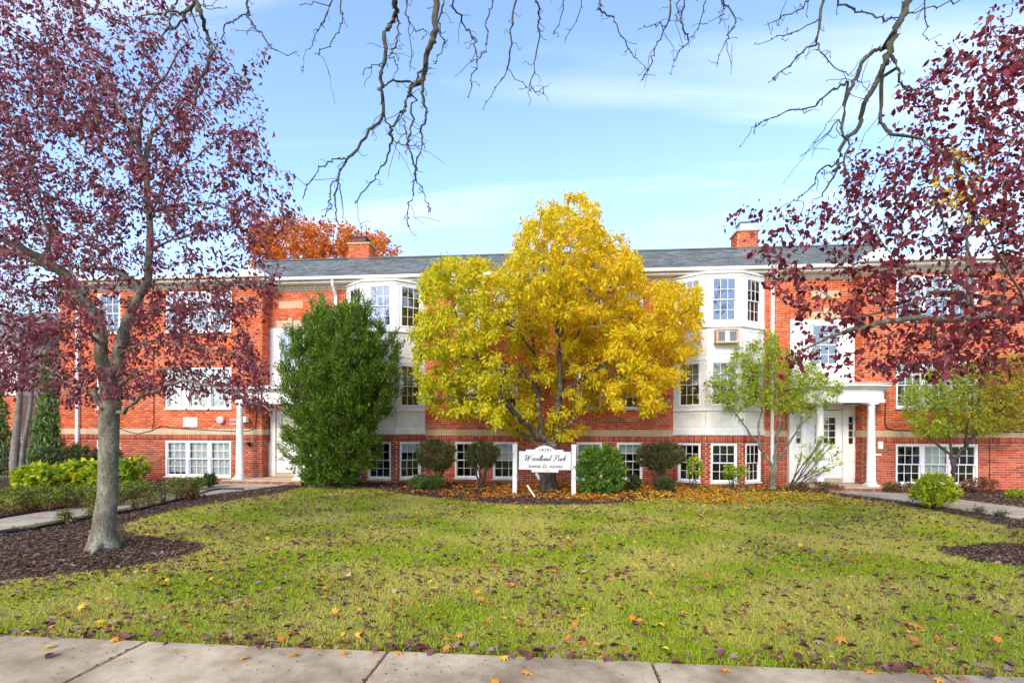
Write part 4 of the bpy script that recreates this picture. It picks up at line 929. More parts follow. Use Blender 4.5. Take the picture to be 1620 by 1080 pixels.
# ================================================================== VEGETATION
UPV = np.array([0, 0, 1.0])
def drop(k, side=0.5):
    def f(Q, d): n = len(Q); return d*side+np.array([0, 0, -k])+RNG.normal(0, 0.25, (n, 3))
    return f
# ---- purple leaved tree on the left lawn
def left_tree():
    D = 6.9; base = G(163, 868); root = empty('purple_leaf_tree', tuple(base), 'tall purple leaved tree on the left lawn, thick grey trunk in a round mulch bed', 'tree')
    t = Tree(); pp = lambda u, v, dd=0: PD(u, v, D+dd)
    tk = t.path([base+[0, 0, -0.05], base+[0.005, 0, 0.06], PD(164, 835, D), PD(170, 780, D), PD(172, 710, D), PD(173, 655, D), PD(176, 628, D)], [0.25, 0.190, 0.138, 0.118, 0.114, 0.120, 0.140], sub=3)
    # root flare handled by extra roots
    for ang, l in ((-1.1, 0.46),):
        p = base+np.array([math.cos(ang)*0.10, math.sin(ang)*0.10, 0.13]); t.path([p, base+np.array([math.cos(ang)*0.24, math.sin(ang)*0.24, 0.05]), base+np.array([math.cos(ang)*l, math.sin(ang)*l, -0.02])], [0.07, 0.045, 0.015], par=tk[1], sub=3)
    top = tk[-1]
    m1 = t.path([pp(180, 600, .1), pp(188, 560, .15), pp(200, 515, .1), pp(215, 480), pp(233, 440, -.1), pp(236, 380), pp(235, 310, .1), pp(228, 262, .1), pp(215, 225), pp(190, 175, -.1), pp(160, 115, -.1), pp(130, 60), pp(110, 0), pp(100, -70)], [.10, .082, .070, .058, .048, .042, .038, .035, .029, .024, .019, .014, .010, .006], par=top, jit=.012)
    t.path([pp(165, 590, -.1), pp(160, 540, -.25), pp(150, 500, -.3), pp(118, 455, -.45), pp(85, 420, -.6), pp(40, 395, -.8), pp(-10, 370, -1.0), pp(-90, 340, -1.2)], [.085, .068, .062, .056, .050, .043, .034, .02], par=top, jit=.01)
    t.path([pp(85, 425, -.6), pp(40, 405, -.5), pp(0, 398, -.4), pp(-80, 395, -.2)], [.05, .04, .034, .02], par=t.nearest(pp(85, 420, -.6)), jit=.01)
    t.path([pp(218, 478), pp(214, 452, .3), pp(190, 432, .7), pp(140, 424, 1.2), pp(60, 420, 1.8), pp(-20, 421, 2.2)], [.05, .042, .036, .028, .02, .012], par=t.nearest(pp(215, 480)), jit=.012)
    t.path([pp(228, 255, .1), pp(240, 215, .3), pp(262, 185, .5), pp(292, 158, .7), pp(330, 110, .9), pp(345, 60, 1.0)], [.035, .03, .022, .016, .01, .006], par=t.nearest(pp(228, 262, .1)), jit=.012)
    t.path([pp(222, 240, .1), pp(222, 195, -.2), pp(230, 160, -.4), pp(262, 120, -.6), pp(300, 60, -.8)], [.03, .022, .016, .012, .006], par=t.nearest(pp(215, 225)), jit=.012)
    for L_, r in (
        ([(185, 655, 0), (205, 640, -.2), (240, 620, -.5), (290, 603, -.9), (340, 612, -1.2), (395, 632, -1.5), (432, 648, -1.6)], .05),
        ([(185, 610, 0), (215, 590, -.1), (250, 582, -.2), (300, 590, -.3), (345, 600, -.4)], .045),
        ([(160, 640, 0), (135, 612, .3), (100, 600, .7), (55, 590, 1.1), (0, 575, 1.5)], .06),
        ([(200, 520, .1), (225, 500, .3), (262, 490, .7), (320, 480, 1.2), (370, 495, 1.6)], .04),
        ([(236, 400, 0), (262, 385, .2), (310, 370, .5), (370, 360, .8), (430, 385, 1.1)], .032),
        ([(236, 340, 0), (262, 325, -.2), (310, 322, -.5), (370, 330, -.8), (430, 345, -1.0), (468, 350, -1.2)], .03),
        ([(235, 300, .1), (280, 270, .3), (330, 230, .6), (385, 205, .9), (415, 180, 1.0)], .028),
        ([(228, 262, .1), (180, 225, .4), (120, 175, .8), (50, 120, 1.2), (-10, 80, 1.5)], .022),
        ([(215, 225, 0), (160, 180, -.4), (90, 110, -.8), (20, 50, -1.2), (-20, 10, -1.4)], .02),
        ([(235, 330, 0), (180, 300, .5), (110, 285, .9), (50, 250, 1.3), (-20, 210, 1.6)], .022),
        ([(150, 500, -.3), (120, 440, -.1), (70, 360, .2), (30, 280, .4), (10, 200, .5)], .035),
        ([(85, 420, -.6), (70, 350, -.9), (50, 270, -1.2), (20, 190, -1.4), (-10, 120, -1.5)], .03),
        ([(235, 350, .1), (255, 300, -.5), (290, 240, -1.0), (310, 170, -1.4)], .024),
        ([(160, 540, -.2), (120, 520, -.9), (70, 520, -1.5), (10, 540, -2.0)], .035),
        ([(190, 560, .1), (240, 540, -.6), (300, 545, -1.2), (370, 560, -1.6), (420, 590, -1.9)], .034)):
        P_ = [pp(*q) for q in L_]; t.path(P_, list(np.linspace(r*.6, 0.003, len(P_))), par=t.nearest(P_[0]), jit=.015)
    poly = [(-120, 20), (20, -40), (90, -60), (200, -70), (300, -30), (345, 60), (362, 110), (400, 120), (425, 190), (418, 225), (450, 235), (452, 270), (475, 290), (472, 330), (490, 350), (470, 375), (430, 385), (440, 430), (425, 470), (400, 500), (405, 560), (425, 590), (455, 625), (452, 655), (430, 660), (390, 645), (340, 625), (300, 640), (260, 625), (215, 625), (150, 650), (80, 640), (40, 620), (-120, 620)]
    wt = lambda x, y: np.clip(0.18+0.6*(y-60)/330+.5*(y > 440)*(x > 210), 0.18, 1)*np.clip(1.15-np.maximum(0, x-300)/600, .5, 1)
    T = [pp(u, v, float(RNG.normal(0, 1.05))) for u, v in poly_sample(poly, 1250, wt)]
    T = [q for q in T if q[2] > 1.65]
    t.grow(T, step=.22, bow=.10, jit=.015)
    for _ in range(60):     # long straight fine shoots rising to the upper left and top
        u0, v0 = RNG.uniform(60, 300), RNG.uniform(120, 420); q = pp(u0, v0, RNG.normal(0, .7)); j = t.nearest(q); q = t.P[j]; d = np.array([RNG.normal(-.35, .35), RNG.normal(0, .3), 1.0]); l = RNG.uniform(.7, 1.9)
        t.path([q, q+d*l*.5+RNG.normal(0, .03, 3), q+d*l], [.006, .004, .002], par=j, sub=4, jit=.01)
    ok = lambda Q: (lambda u, v, d: ((v < 655) | (RNG.random(len(Q)) < .15)) & (d > 4.2))(*pix(Q))
    return finish_tree(t, root, M_BARK, [M_PURP], 38000, .053, OV2, .0019, .011, drop(.75, .55), .38, .045, parts=300, ok=ok)
left_tree()
# ---- purple leaved tree at the right, trunk just outside the frame
def right_tree():
    D = 6.5; base = G(1722, 884); root = empty('purple_leaf_tree', tuple(base), 'dark maroon leaved tree reaching in from the right over the second entrance', 'tree')
    t = Tree(); pp = lambda u, v, dd=0: PD(u, v, D+dd)
    tk = t.path([base+[0, 0, -.05], base+[0, 0, .1], PD(1722, 800, D), PD(1725, 650, D), PD(1722, 560, D)], [.26, .20, .17, .165, .17], sub=3); top = tk[-1]
    t.path([pp(1722, 470), pp(1710, 330, .1), pp(1690, 180, .1), pp(1680, 40), pp(1665, -120)], [.13, .10, .07, .045, .02], par=top, jit=.012)
    limb = t.path([pp(1690, 522, -.1), pp(1640, 508, -.3), pp(1600, 500, -.45), pp(1545, 500, -.6), pp(1500, 505, -.7), pp(1450, 503, -.85), pp(1405, 508, -.95), pp(1372, 517, -1.0), pp(1335, 525, -1.1), pp(1290, 545, -1.2), pp(1262, 556, -1.3), pp(1240, 566, -1.3)], [.065, .050, .045, .041, .038, .034, .029, .024, .019, .012, .008, .004], par=top, jit=.006)
    t.path([pp(1720, 500), pp(1660, 492, .3), pp(1610, 480, .4), pp(1565, 472, .3), pp(1525, 466, .2), pp(1480, 462, .1), pp(1460, 472, 0), pp(1430, 484, -.1), pp(1390, 495, -.1), pp(1340, 503, -.2), pp(1310, 502, -.3)], [.055, .040, .035, .030, .026, .023, .020, .016, .012, .008, .004], par=top, jit=.006)
    for L_, r in (
        ([(1532, 500, -.6), (1531, 470, -.6), (1530, 420, -.5), (1526, 360, -.4), (1520, 320, -.3), (1512, 270, -.2), (1505, 220, -.1)], .034),
        ([(1538, 500, -.6), (1538, 430, -.7), (1532, 370, -.8), (1548, 300, -.9), (1560, 220, -1.0), (1555, 120, -1.0), (1560, 30, -1)], .022),
        ([(1508, 504, -.7), (1507, 470, -.8), (1500, 410, -1), (1490, 330, -1.1), (1480, 240, -1.2), (1470, 160, -1.2)], .022),
        ([(1588, 500, -.5), (1588, 470, -.5), (1585, 400, -.4), (1590, 300, -.2), (1600, 200, 0), (1590, 100, .1)], .026),
        ([(1460, 503, -.85), (1440, 440, -.7), (1400, 390, -.6), (1370, 340, -.5), (1350, 290, -.4)], .018),
        ([(1405, 508, -.95), (1385, 470, -.9), (1350, 420, -.9), (1310, 390, -.9), (1260, 370, -.9), (1200, 362, -.9)], .016),
        ([(1372, 517, -1.0), (1330, 480, -1.2), (1280, 450, -1.3), (1230, 410, -1.4), (1190, 400, -1.4)], .012),
        ([(1550, 500, -.6), (1530, 540, -1.1), (1480, 575, -1.6), (1410, 585, -1.9)], .016),
        ([(1500, 505, -.7), (1470, 530, -.5), (1420, 560, -.3), (1370, 590, -.2), (1330, 590, -.1)], .014),
        ([(1600, 500, -.4), (1570, 540, -.2), (1560, 600, -.1), (1550, 625, -.1)], .012),
        ([(1640, 508, -.3), (1600, 440, -1.0), (1560, 360, -1.5), (1520, 290, -1.8), (1480, 230, -2.0)], .022),
        ([(1690, 180, 0), (1640, 120, -.3), (1590, 70, -.6), (1560, 20, -.7)], .02),
        ([(1700, 300, 0), (1650, 250, .4), (1600, 180, .8), (1560, 120, 1.0)], .022)):
        P_ = [pp(*q) for q in L_]; t.path(P_, list(np.linspace(r*.65, 0.003, len(P_))), par=t.nearest(P_[0]), jit=.012)
    poly = [(1720, -40), (1620, -30), (1580, 20), (1610, 40), (1570, 70), (1500, 60), (1460, 110), (1420, 130), (1400, 190), (1420, 230), (1350, 215), (1335, 240), (1310, 235), (1345, 290), (1290, 300), (1240, 335), (1260, 365), (1150, 345), (1160, 395), (1190, 430), (1225, 460), (1235, 520), (1245, 560), (1275, 570), (1320, 580), (1350, 592), (1400, 600), (1440, 590), (1480, 600), (1530, 585), (1560, 600), (1620, 590), (1760, 600)]
    wt = lambda x, y: np.clip(0.25+0.75*(x-1180)/260, .25, 1)*np.clip(.55+.5*(y-80)/250, .5, 1)
    T = [pp(u, v, float(RNG.normal(-.35, .8))) for u, v in poly_sample(poly, 820, wt)]
    t.grow(T, step=.2, bow=.10, jit=.015)
    ok = lambda Q: (lambda u, v, d: (v < 603) & (d > 3.6))(*pix(Q))
    Q = finish_tree(t, root, M_BARK, [M_PURP2], 11500, .061, OV, .0019, .010, drop(.7, .35), .42, .05, parts=300, ok=ok)
right_tree()
# ---- bare street tree behind the camera with boughs hanging into the view
def street_tree():
    base = np.array([1.2, -19.4, 0.0]); root = empty('bare_street_tree', tuple(base), 'street tree whose knobbly nearly leafless boughs hang across the top of the view', 'tree')
    t = Tree(); tk = t.path([base+[0, 0, -.1], base+[0, 0, .4], base+[.05, 0, 2], base+[.1, .05, 4.0]], [.42, .33, .28, .27], sub=3); top = tk[-1]
    up = lambda p, h: np.array(p)+[0, 0, h]
    KA, KB, KR, KS = 5.0, 5.2, 4.7, 5.6
    a = PD(688, -120, KA); r_ = PD(1455, -120, KR); s_ = PD(320, -120, KS); m_ = PD(1040, -160, 5.6)
    for tgt, rr in ((a, .075), (r_, .07), (s_, .065), (m_, .055)):
        mid = (t.P[top]+tgt)/2+np.array([0, 0, 1.3]); t.path([t.P[top]+[0, 0, .5], mid, tgt+[0, -.5, .55], tgt], [.17, .12, .09, rr], par=top, sub=6, jit=.02)
    f = 1.0
    def bough(pts, D, r0, r1, par_near=True, wig=0.012):
        P_ = [PD(u, v, D+0.12*math.sin(i*1.7+u*.05)) for i, (u, v) in enumerate(pts)]
        if pts[0][1] <= 0: P_ = [PD(pts[0][0]+RNG.uniform(-8, 8), -75, D)]+P_
        j = t.nearest(P_[0]); gap = np.linalg.norm(t.P[j]-P_[0])
        if gap > .25:
            mid = (t.P[j]+P_[0])/2+[0, 0, .25*gap]; t.path([t.P[j]*.8+mid*.2, mid, P_[0]], [r0*1.1, r0*1.05, r0], par=j, sub=4); j = len(t.P)-1
        n0 = len(t.P); ids = t.path(P_, list(np.linspace(r0, r1, len(P_))), par=j, sub=5, jit=wig)
        return ids
    R = .0062 # metres per photo pixel at 5 m
    B = [ (KA, 6.2, 4.4, [(688,0),(686,53),(676,84),(670,123),(655,135)]), (KA, 3.0, 1.2, [(650,135),(648,148),(637,172),(623,197),(619,225),(609,260),(591,285),(561,322)]),
      (KA, 3, 1.4, [(669,128),(670,158),(674,183),(665,208)]), (KA, 1.6, 1, [(651,150),(651,197),(646,229),(655,264),(653,299),(644,338),(646,357)]), (KA, 1.3, .9, [(665,208),(669,225),(658,267),(672,310),(681,336)]),
      (KA, 3.0, 2.0, [(684,70),(668,110),(650,140)]),
      (KA, 1.3, 1, [(635,183),(644,211),(646,229)]), (KB, 4.2, 1.3, [(626,0),(623,28),(612,53),(607,106),(604,148),(605,179),(584,208),(553,250),(535,281),(530,317),(535,352)]),
      (KB, 1.8, .9, [(549,252),(528,253),(505,266),(486,296),(479,313)]), (KB, 1.4, .8, [(535,281),(523,299),(523,327),(510,345)]), (KB, 1.2, .7, [(538,292),(542,345)]), (KB, 1.3, .9, [(607,179),(619,211),(623,225),(644,229)]),
      (KB, 2.2, 1.8, [(650,130),(623,128),(598,143)]), (KB, 1.3, .8, [(607,102),(591,104),(572,118)]), (KB, 1.8, .8, [(628,0),(630,39),(626,70),(619,88),(630,109)]),
      (5.6, 1.2, .6, [(523,0),(510,39),(489,77),(480,113)]), (5.6, 1.2, .6, [(537,0),(539,35),(524,67),(500,84)]), (5.5, 1.5, .8, [(716,0),(736,39),(751,67),(751,106),(741,155)]), (5.4, 1.5, .8, [(781,0),(769,35),(771,74),(753,99)]),
      (5.5, 1.6, .6, [(816,0),(808,49),(802,106),(764,174)]), (5.5, 1, .6, [(802,109),(841,144)]), (5.5, 1.6, .7, [(848,0),(853,35),(850,91),(841,141),(860,148)]), (5.6, 1.4, .8, [(894,0),(875,55)]), (5.7, 1.2, .6, [(922,0),(894,67)]),
      (5.1, 1.6, .7, [(700,0),(697,53),(702,70),(686,98)]), (5.1, 1.6, .9, [(644,0),(649,39),(674,51)]), (5.1, 1, .6, [(648,39),(648,105)]), (5.9, 1.7, .6, [(948,0),(951,17),(969,28),(986,62),(1006,94),(1026,109)]),
      (5.8, 1.5, .6, [(1063,0),(1052,47),(1036,81),(1026,109),(1016,127)]), (5.8, .9, .6, [(1051,47),(1041,38),(1009,47)]), (5.8, 1.3, .6, [(1081,0),(1079,42),(1088,64),(1070,91),(1063,110)]), (5.8, 1, .7, [(1073,0),(1069,25),(1079,35)]), (5.9, 1.1, .6, [(1116,0),(1105,42),(1088,62)]),
      (5.7, 1.4, .6, [(1143,0),(1163,31),(1147,67),(1134,107)]), (5.7, 1.1, .7, [(1143,0),(1143,22),(1138,38)]),
      (KR, 6.4, 3.4, [(1438,0),(1424,33),(1405,78),(1394,115),(1372,156),(1357,200),(1335,222),(1327,260)]), (KR, 3.0, 1.2, [(1327,260),(1322,274),(1301,311)]), (KR, 4.0, 2.2, [(1398,76),(1381,80),(1357,119),(1338,159),(1335,218)]),
      (KR, 2.6, 1.1, [(1411,83),(1420,107),(1425,133),(1453,141),(1483,141)]), (KR, 3.4, 2.0, [(1396,122),(1390,193),(1413,213),(1446,218),(1475,237),(1531,267)]), (KR, 1.5, .5, [(1342,130),(1320,141),(1279,170),(1220,185),(1194,200),(1172,230)]),
      (5.0, 2.2, .7, [(1301,0),(1292,63),(1268,85),(1246,107),(1216,131)]), (5.0, 1.4, .6, [(1290,35),(1242,55),(1194,70)]), (5.0, 1.3, .5, [(1281,0),(1250,22),(1209,42)]), (5.0, 1.4, .8, [(1292,65),(1305,89),(1342,120)]),
      (4.8, 1.9, 1.2, [(1324,0),(1357,15),(1394,30),(1416,28),(1461,15),(1520,0)]), (4.8, 1.5, .8, [(1466,0),(1466,60)]), (KR, 1.6, .8, [(1327,260),(1305,263),(1283,296),(1261,315),(1242,330)]), (KR, 1.5, .7, [(1342,222),(1339,281),(1342,333),(1327,385)]), (KR, 1.1, .5, [(1327,189),(1298,222),(1264,250)]),
      (KS, 4.2, 1.2, [(310,0),(318,21),(325,50),(331,66),(331,90),(322,114),(312,143),(308,159)]), (KS, 3.0, 1.2, [(306,9),(291,19),(272,19),(251,21),(220,30)]), (KS, 2.2, 1, [(294,19),(291,33),(261,52),(246,69),(220,81)]), (KS, 2.2, 1, [(279,0),(270,19),(268,38),(261,50)]),
      (KS, 1.3, .6, [(324,0),(329,14),(358,12)]), (5.8, 2.0, 1.0, [(391,0),(392,19),(370,33),(358,41),(351,60)]), (5.8, 1.7, .5, [(393,21),(398,38),(417,60),(445,85),(471,87)]), (KS, 1.6, .8, [(303,16),(313,47),(324,69)]), (KS, 1.3, .6, [(334,66),(351,90),(376,118),(386,135)]), (5.7, .9, .6, [(500,4),(474,8)]) ]
    thin = []
    for D, r0, r1, pts in B:
        k = 1/FPX*D; ids = bough(pts, D, r0*k*.88, r1*k*.75); thin.append((ids, D))
    # side twigs with knobbly spurs
    for ids, D in thin:
        for i in ids[3:]:
            if t.P[i][2] > 6.6: continue
            if RNG.random() < .32:
                l = RNG.uniform(.06, .34)*(1 if RNG.random() < .25 else .4); d = np.array([RNG.normal(0, .8), RNG.normal(0, .5), RNG.uniform(-.9, .5)]); d /= np.linalg.norm(d)
                q = t.P[i]; P_ = [q, q+d*l*.35+RNG.normal(0, .015, 3), q+d*l*.7+RNG.normal(0, .02, 3)+[0, 0, -.02], q+d*l+[0, 0, -.12*l]]
                sub = t.path(P_, [.0040, .0034, .0028, .0022], par=i, sub=2, jit=.006)
                if l > .2 and RNG.random() < .7:
                    j = sub[4]; d2 = d+RNG.normal(0, .7, 3); q = t.P[j]; t.path([q, q+d2*.10, q+d2*.2+[0, 0, -.03]], [.003, .0026, .002], par=j, sub=2, jit=.004)
            if RNG.random() < .55:
                d = RNG.normal(0, 1, 3); d /= np.linalg.norm(d); q = t.P[i]; rr = max(.004, t.mr[i]); t.path([q, q+d*(rr+.006), q+d*(rr+.014)], [.0045, .0060, .003], par=i, sub=1)
    # high crown behind and above, out of view
    C_ = [t.P[top]+np.array([RNG.normal(0, 2.6), RNG.normal(.5, 1.6), RNG.uniform(2.5, 6.5)]) for _ in range(140)]
    C_ = [q for q in C_ if pix(q)[2] < .5 or pix(q)[1] < -140]
    t.grow(C_, step=.4, bow=.1, jit=.03)
    YP = [(1500, 235), (1540, 225), (1570, 250), (1555, 290), (1530, 300), (1560, 340), (1545, 375), (1500, 345), (1460, 330), (1440, 300), (1450, 280), (1480, 270), (1500, 300)]
    YT = [PD(u, v, KR+RNG.normal(0, .15)) for u, v in poly_sample(YP, 34)]; n0 = len(t.P); t.grow(YT, step=.12, bow=.15, jit=.02)
    idx = RNG.integers(n0, len(t.P), 150); YQ = np.array(t.P)[idx]+RNG.normal(0, .03, (150, 3)); leaf_objects(YQ, np.tile([0, 0, -.8], (150, 1))+RNG.normal(0, .4, (150, 3)), .035+.03*RNG.random(150), OV2, M_FYEL, root, .4)
    t.radii(.0022); me = t.mesh('trunk', M_BARKS, np.array(root.location), kmin=4, kmax=9); link('trunk', me, root)
street_tree()
# ---- yellow tree behind the sign
def yellow_tree():
    D = 14.5; base = G(868, 771); base = PD(868, 770, D); base[2] = 0; root = empty('yellow_tree', tuple(base), 'large golden yellow autumn tree rising behind the entrance sign', 'tree')
    t = Tree(); pp = lambda u, v, dd=0: PD(u, v, D+dd)
    tk = t.path([base+[0, 0, -.05], base+[0, 0, .08], pp(867, 750), pp(868, 725), pp(870, 706)], [.34, .27, .225, .20, .21], sub=3); top = tk[-1]
    for L_, r in (
        ([(866, 700, 0), (845, 682, -.2), (820, 660, -.5), (796, 632, -.8), (778, 605, -1.0), (765, 580, -1.1), (745, 548, -1.3), (728, 515, -1.4), (720, 490, -1.5)], .10),
        ([(858, 708, 0), (838, 692, .2), (815, 676, .4), (790, 660, .6)], .07),
        ([(855, 690, 0), (853, 640, .2), (850, 600, .3), (846, 560, .4), (838, 500, .5), (828, 440, .6), (820, 400, .6)], .085),
        ([(853, 625, .2), (830, 590, -.2), (800, 577, -.5), (765, 570, -.8), (720, 560, -1.0), (690, 540, -1.1)], .065),
        ([(879, 700, 0), (882, 660, -.1), (884, 620, -.2), (885, 570, -.2), (882, 520, -.2), (886, 460, -.1), (892, 400, 0), (897, 350, 0), (902, 312, 0)], .105),
        ([(884, 640, -.1), (895, 590, .2), (908, 545, .4), (922, 500, .5), (935, 450, .6), (948, 400, .7)], .07),
        ([(876, 702, .1), (900, 670, .4), (925, 640, .6), (950, 605, .8), (985, 588, 1.0), (1010, 580, 1.1)], .07),
        ([(890, 620, -.1), (920, 598, -.5), (950, 578, -.8), (985, 562, -1.1), (1020, 540, -1.3), (1055, 515, -1.5), (1090, 490, -1.6)], .065),
        ([(846, 560, .4), (815, 520, 0), (785, 490, -.3), (760, 450, -.5), (740, 425, -.5)], .045),
        ([(882, 540, -.2), (905, 480, -.8), (930, 430, -1.2), (960, 390, -1.4)], .04),
        ([(885, 500, -.1), (865, 440, -.6), (850, 380, -.8), (858, 335, -.8)], .04),
        ([(796, 632, -.8), (760, 632, -1.3), (720, 630, -1.6), (680, 630, -1.8)], .035),
        ([(950, 578, -.8), (990, 600, -1.4), (1030, 625, -1.8), (1060, 640, -2)], .03)):
        P_ = [pp(*q) for q in L_]; t.path(P_, list(np.linspace(r, 0.012, len(P_))), par=t.nearest(P_[0]), jit=.02)
    poly = [(903,303),(880,315),(850,322),(838,345),(815,365),(812,400),(795,420),(770,412),(740,403),(700,405),(680,425),(663,440),(668,480),(650,520),(652,570),(665,610),(668,650),(690,655),(720,660),(770,660),(815,690),(850,705),(900,703),(930,675),(960,645),(1000,650),(1030,655),(1058,660),(1060,620),(1075,600),(1100,560),(1115,500),(1108,440),(1060,450),(1020,430),(1005,390),(985,370),(960,360),(950,330),(925,315)]
    wt = lambda x, y: np.where((y > 600), .80, 1.0)*np.where((y > 560) & (abs(x-935) < 75), .8, 1.0)
    T = []
    for u, v in poly_sample(poly, 1750, wt):
        half = 3.0*math.sqrt(max(.05, 1-((u-880)/245)**2)); dd = RNG.uniform(-1, 1)*half; dd = dd if dd < 0 else dd*.42
        if abs(u-878) < 80 and v > 500 and dd < -1.0: continue
        q = pp(u, v, dd)
        if q[1] < -.22: T.append(q)
    t.grow(T, step=.26, bow=.10, jit=.02)
    def pick(Q):
        u, v, d = pix(Q); w_ = (u-650)/420+RNG.normal(0, .25, len(Q))-.0012*(v-450); return (w_ < .36).astype(int)
    ok = lambda Q: (lambda u, v, d: (Q[:, 1] < -.12) & ~((v > 694) & (u > 822) & (u < 902)))(*pix(Q))
    finish_tree(t, root, M_BARKY, [M_YEL, M_YEL2], 74000, .105, NAR, .0033, .011, drop(.65, .5), .42, .07, ok=ok, pick=pick)
yellow_tree()
# ---- generic shrubs and small trees
def blob_points(u0, v0, u1, v1, D, dd, n, shape=2.0, hollow=.5):
    out = []
    while len(out) < n:
        a, b, c = RNG.uniform(-1, 1, 3); r = (abs(a)**shape+abs(b)**shape+abs(c)**shape)
        if r < 1 and r > hollow*RNG.random(): out.append(PD((u0+u1)/2+a*(u1-u0)/2, (v0+v1)/2+b*(v1-v0)/2, D+c*dd))
    return out
def shrub(name, label, cat, u, vb, D, box, dd, nt, nl, m, size, tpl=RH, group=None, stems=4, bark=M_TWIG, spread=.8, axis=None, off=.03, r0=.0022, rmax=.012, shape=2.2, hollow=.7, pick=None):
    base = PD(u, vb, D); base[2] = 0.0; root = empty(name, tuple(base), label, cat, group)
    t = Tree(); t.path([base+[0, 0, -.03], base+[0, 0, .06]], [.02, .02], sub=1)
    bx = blob_points(*box, D, dd, nt, shape, hollow); bx = [q for q in bx if q[2] > .04 and q[1] < -.05]
    cz = np.mean([q[2] for q in bx])
    for k in range(stems):
        q = bx[RNG.integers(len(bx))]; st = base+np.array([RNG.normal(0, .06), RNG.normal(0, .05), 0]); mid = st*.45+q*.55+[0, 0, .05]
        t.path([st, mid*.5+st*.5+RNG.normal(0, .01, 3), mid, q], [.022, .017, .013, .006], par=0, sub=3, jit=.01)
    t.grow(bx, step=.12, bow=.12, jit=.012)
    ax = axis or (lambda Q, d: d+(Q-(base+[0, 0, cz*.7]))*1.2+[0, 0, .1]); ms = m if isinstance(m, list) else [m]
    finish_tree(t, root, bark, ms, nl, size, tpl, r0, rmax, ax, spread, off, pick=pick, trunkname='stem', ok=lambda Q: (Q[:, 2] > .01)); return root
def juniper():
    D = 14.9; base = PD(536, 768, D); base[2] = 0; root = empty('juniper', tuple(base), 'tall shaggy green juniper beside the left entrance covering part of the bay', 'evergreen tree')
    t = Tree(); pp = lambda u, v, dd=0: PD(u, v, D+dd); t.path([base+[0, 0, -.05], base+[0, 0, .1]], [.12, .11], sub=1)
    pk = [(447, 545, 0), (462, 525, -.4), (485, 505, .3), (505, 490, -.2), (510, 478, .2), (530, 495, .5), (555, 480, 0), (550, 512, -.6), (575, 505, .5), (600, 515, .1), (598, 540, -.5), (618, 530, .2), (625, 560, -.2), (632, 590, 0), (612, 620, -.5), (448, 590, -.2), (455, 640, 0), (600, 650, -.3), (470, 700, -.6), (580, 700, -.4), (520, 560, -1.0), (560, 600, -1.2), (500, 640, -1.3), (545, 700, -1.2), (480, 600, -.8), (590, 590, -.9), (520, 500, .9), (470, 560, .7), (600, 580, .8)]
    for u, v, dd in pk:
        q = pp(u, v, dd); P_ = [base+[RNG.normal(0, .05), RNG.normal(0, .05), .05], base*.7+q*.3+[0, 0, -.25*q[2]*.3], base*.35+q*.65+[0, 0, -.06], q]; t.path(P_, [.05, .035, .02, .006], par=1, sub=5, jit=.03)
    T = []
    prof = [(480, 30), (505, 70), (530, 86), (570, 97), (600, 97), (630, 88), (660, 84), (690, 78), (720, 76), (745, 66), (765, 50)]
    while len(T) < 1300:
        v = RNG.uniform(490, 766); hw_ = np.interp(v, [p[0] for p in prof], [p[1] for p in prof]); cx = np.interp(v, [480, 540, 600, 700, 766], [540, 538, 537, 528, 520]); a, c = RNG.uniform(-1, 1, 2)
        if a*a+c*c > 1 or a*a+c*c < .45*RNG.random(): continue
        lump = .74+.26*math.sin(a*8+v*.09+1)*math.sin(v*.06+c*5)
        q = pp(cx+a*hw_*lump, v, c*1.45*hw_/97)
        if q[1] < -.1: T.append(q)
    for _ in range(100):
        v = RNG.uniform(485, 755); hw_ = np.interp(v, [p[0] for p in prof], [p[1] for p in prof]); cx = np.interp(v, [480, 540, 600, 700, 766], [540, 538, 537, 528, 520]); th = RNG.uniform(-math.pi, math.pi); e_ = RNG.uniform(.98, 1.09)
        q = pp(cx+math.cos(th)*hw_*e_, v-RNG.uniform(0, 16), math.sin(th)*1.45*hw_/97*e_)
        if q[1] < -.1: T.append(q); T.append(q*.93+pp(cx, v+25, 0)*.07)
    t.grow(T, step=.2, bow=.04, jit=.02)
    t.radii(.0025); off = np.array(root.location); link('trunk', t.mesh('trunk', M_TWIG, off), root)
    Q, d = thin_points(t, 30000, .02, .06)
    k = Q[:, 1] < -.1; Q, d = Q[k], d[k]; ctr = base+[0, 0, 1.2]; rad = Q-ctr; rad /= np.linalg.norm(rad, axis=1, keepdims=True)
    A = d*.5+rad*.7+np.array([0, 0, .35+.25*RNG.random()]); n = len(Q)
    # each spray is a feather of narrow scales
    VV, FF = [], []; kk = 0
    S = .09+.12*RNG.random(n)**1.6
    for rep in range(4):
        V, F = leaves(Q+A*S[:, None]*(.25*rep-.2)+RNG.normal(0, .012, (n, 3)), A, S*.62, RHN, .62); VV.append(V); FF.append(F+kk); kk += len(V)
    link('crown', npmesh('crown', np.concatenate(VV)-off, np.concatenate(FF), M_JUN), root, kind='stuff')
juniper()
shrub('shrub', 'round bronze green shrub on bare stems in front of the left bay basement', 'shrub', 690, 764, 14.9, (657, 694, 722, 745), .55, 300, 9000, M_BURN, .05, stems=9, spread=.7)
shrub('shrub', 'round bronze green shrub just left of the sign with bare stems below', 'shrub', 762, 764, 14.9, (735, 698, 790, 740), .45, 240, 7000, M_BURN, .05, stems=9, spread=.7)
shrub('shrub', 'low spreading dark green shrub under the bronze shrub at the left bay', 'shrub', 675, 770, 14.5, (647, 752, 704, 771), .45, 160, 4200, M_PINE, .05, stems=4)
shrub('shrub', 'bushy bright green shrub right of the sign, leaves down to the ground', 'shrub', 946, 782, 13.4, (907, 702, 992, 790), .65, 420, 13000, M_GRN, .062, stems=8, shape=2.0)
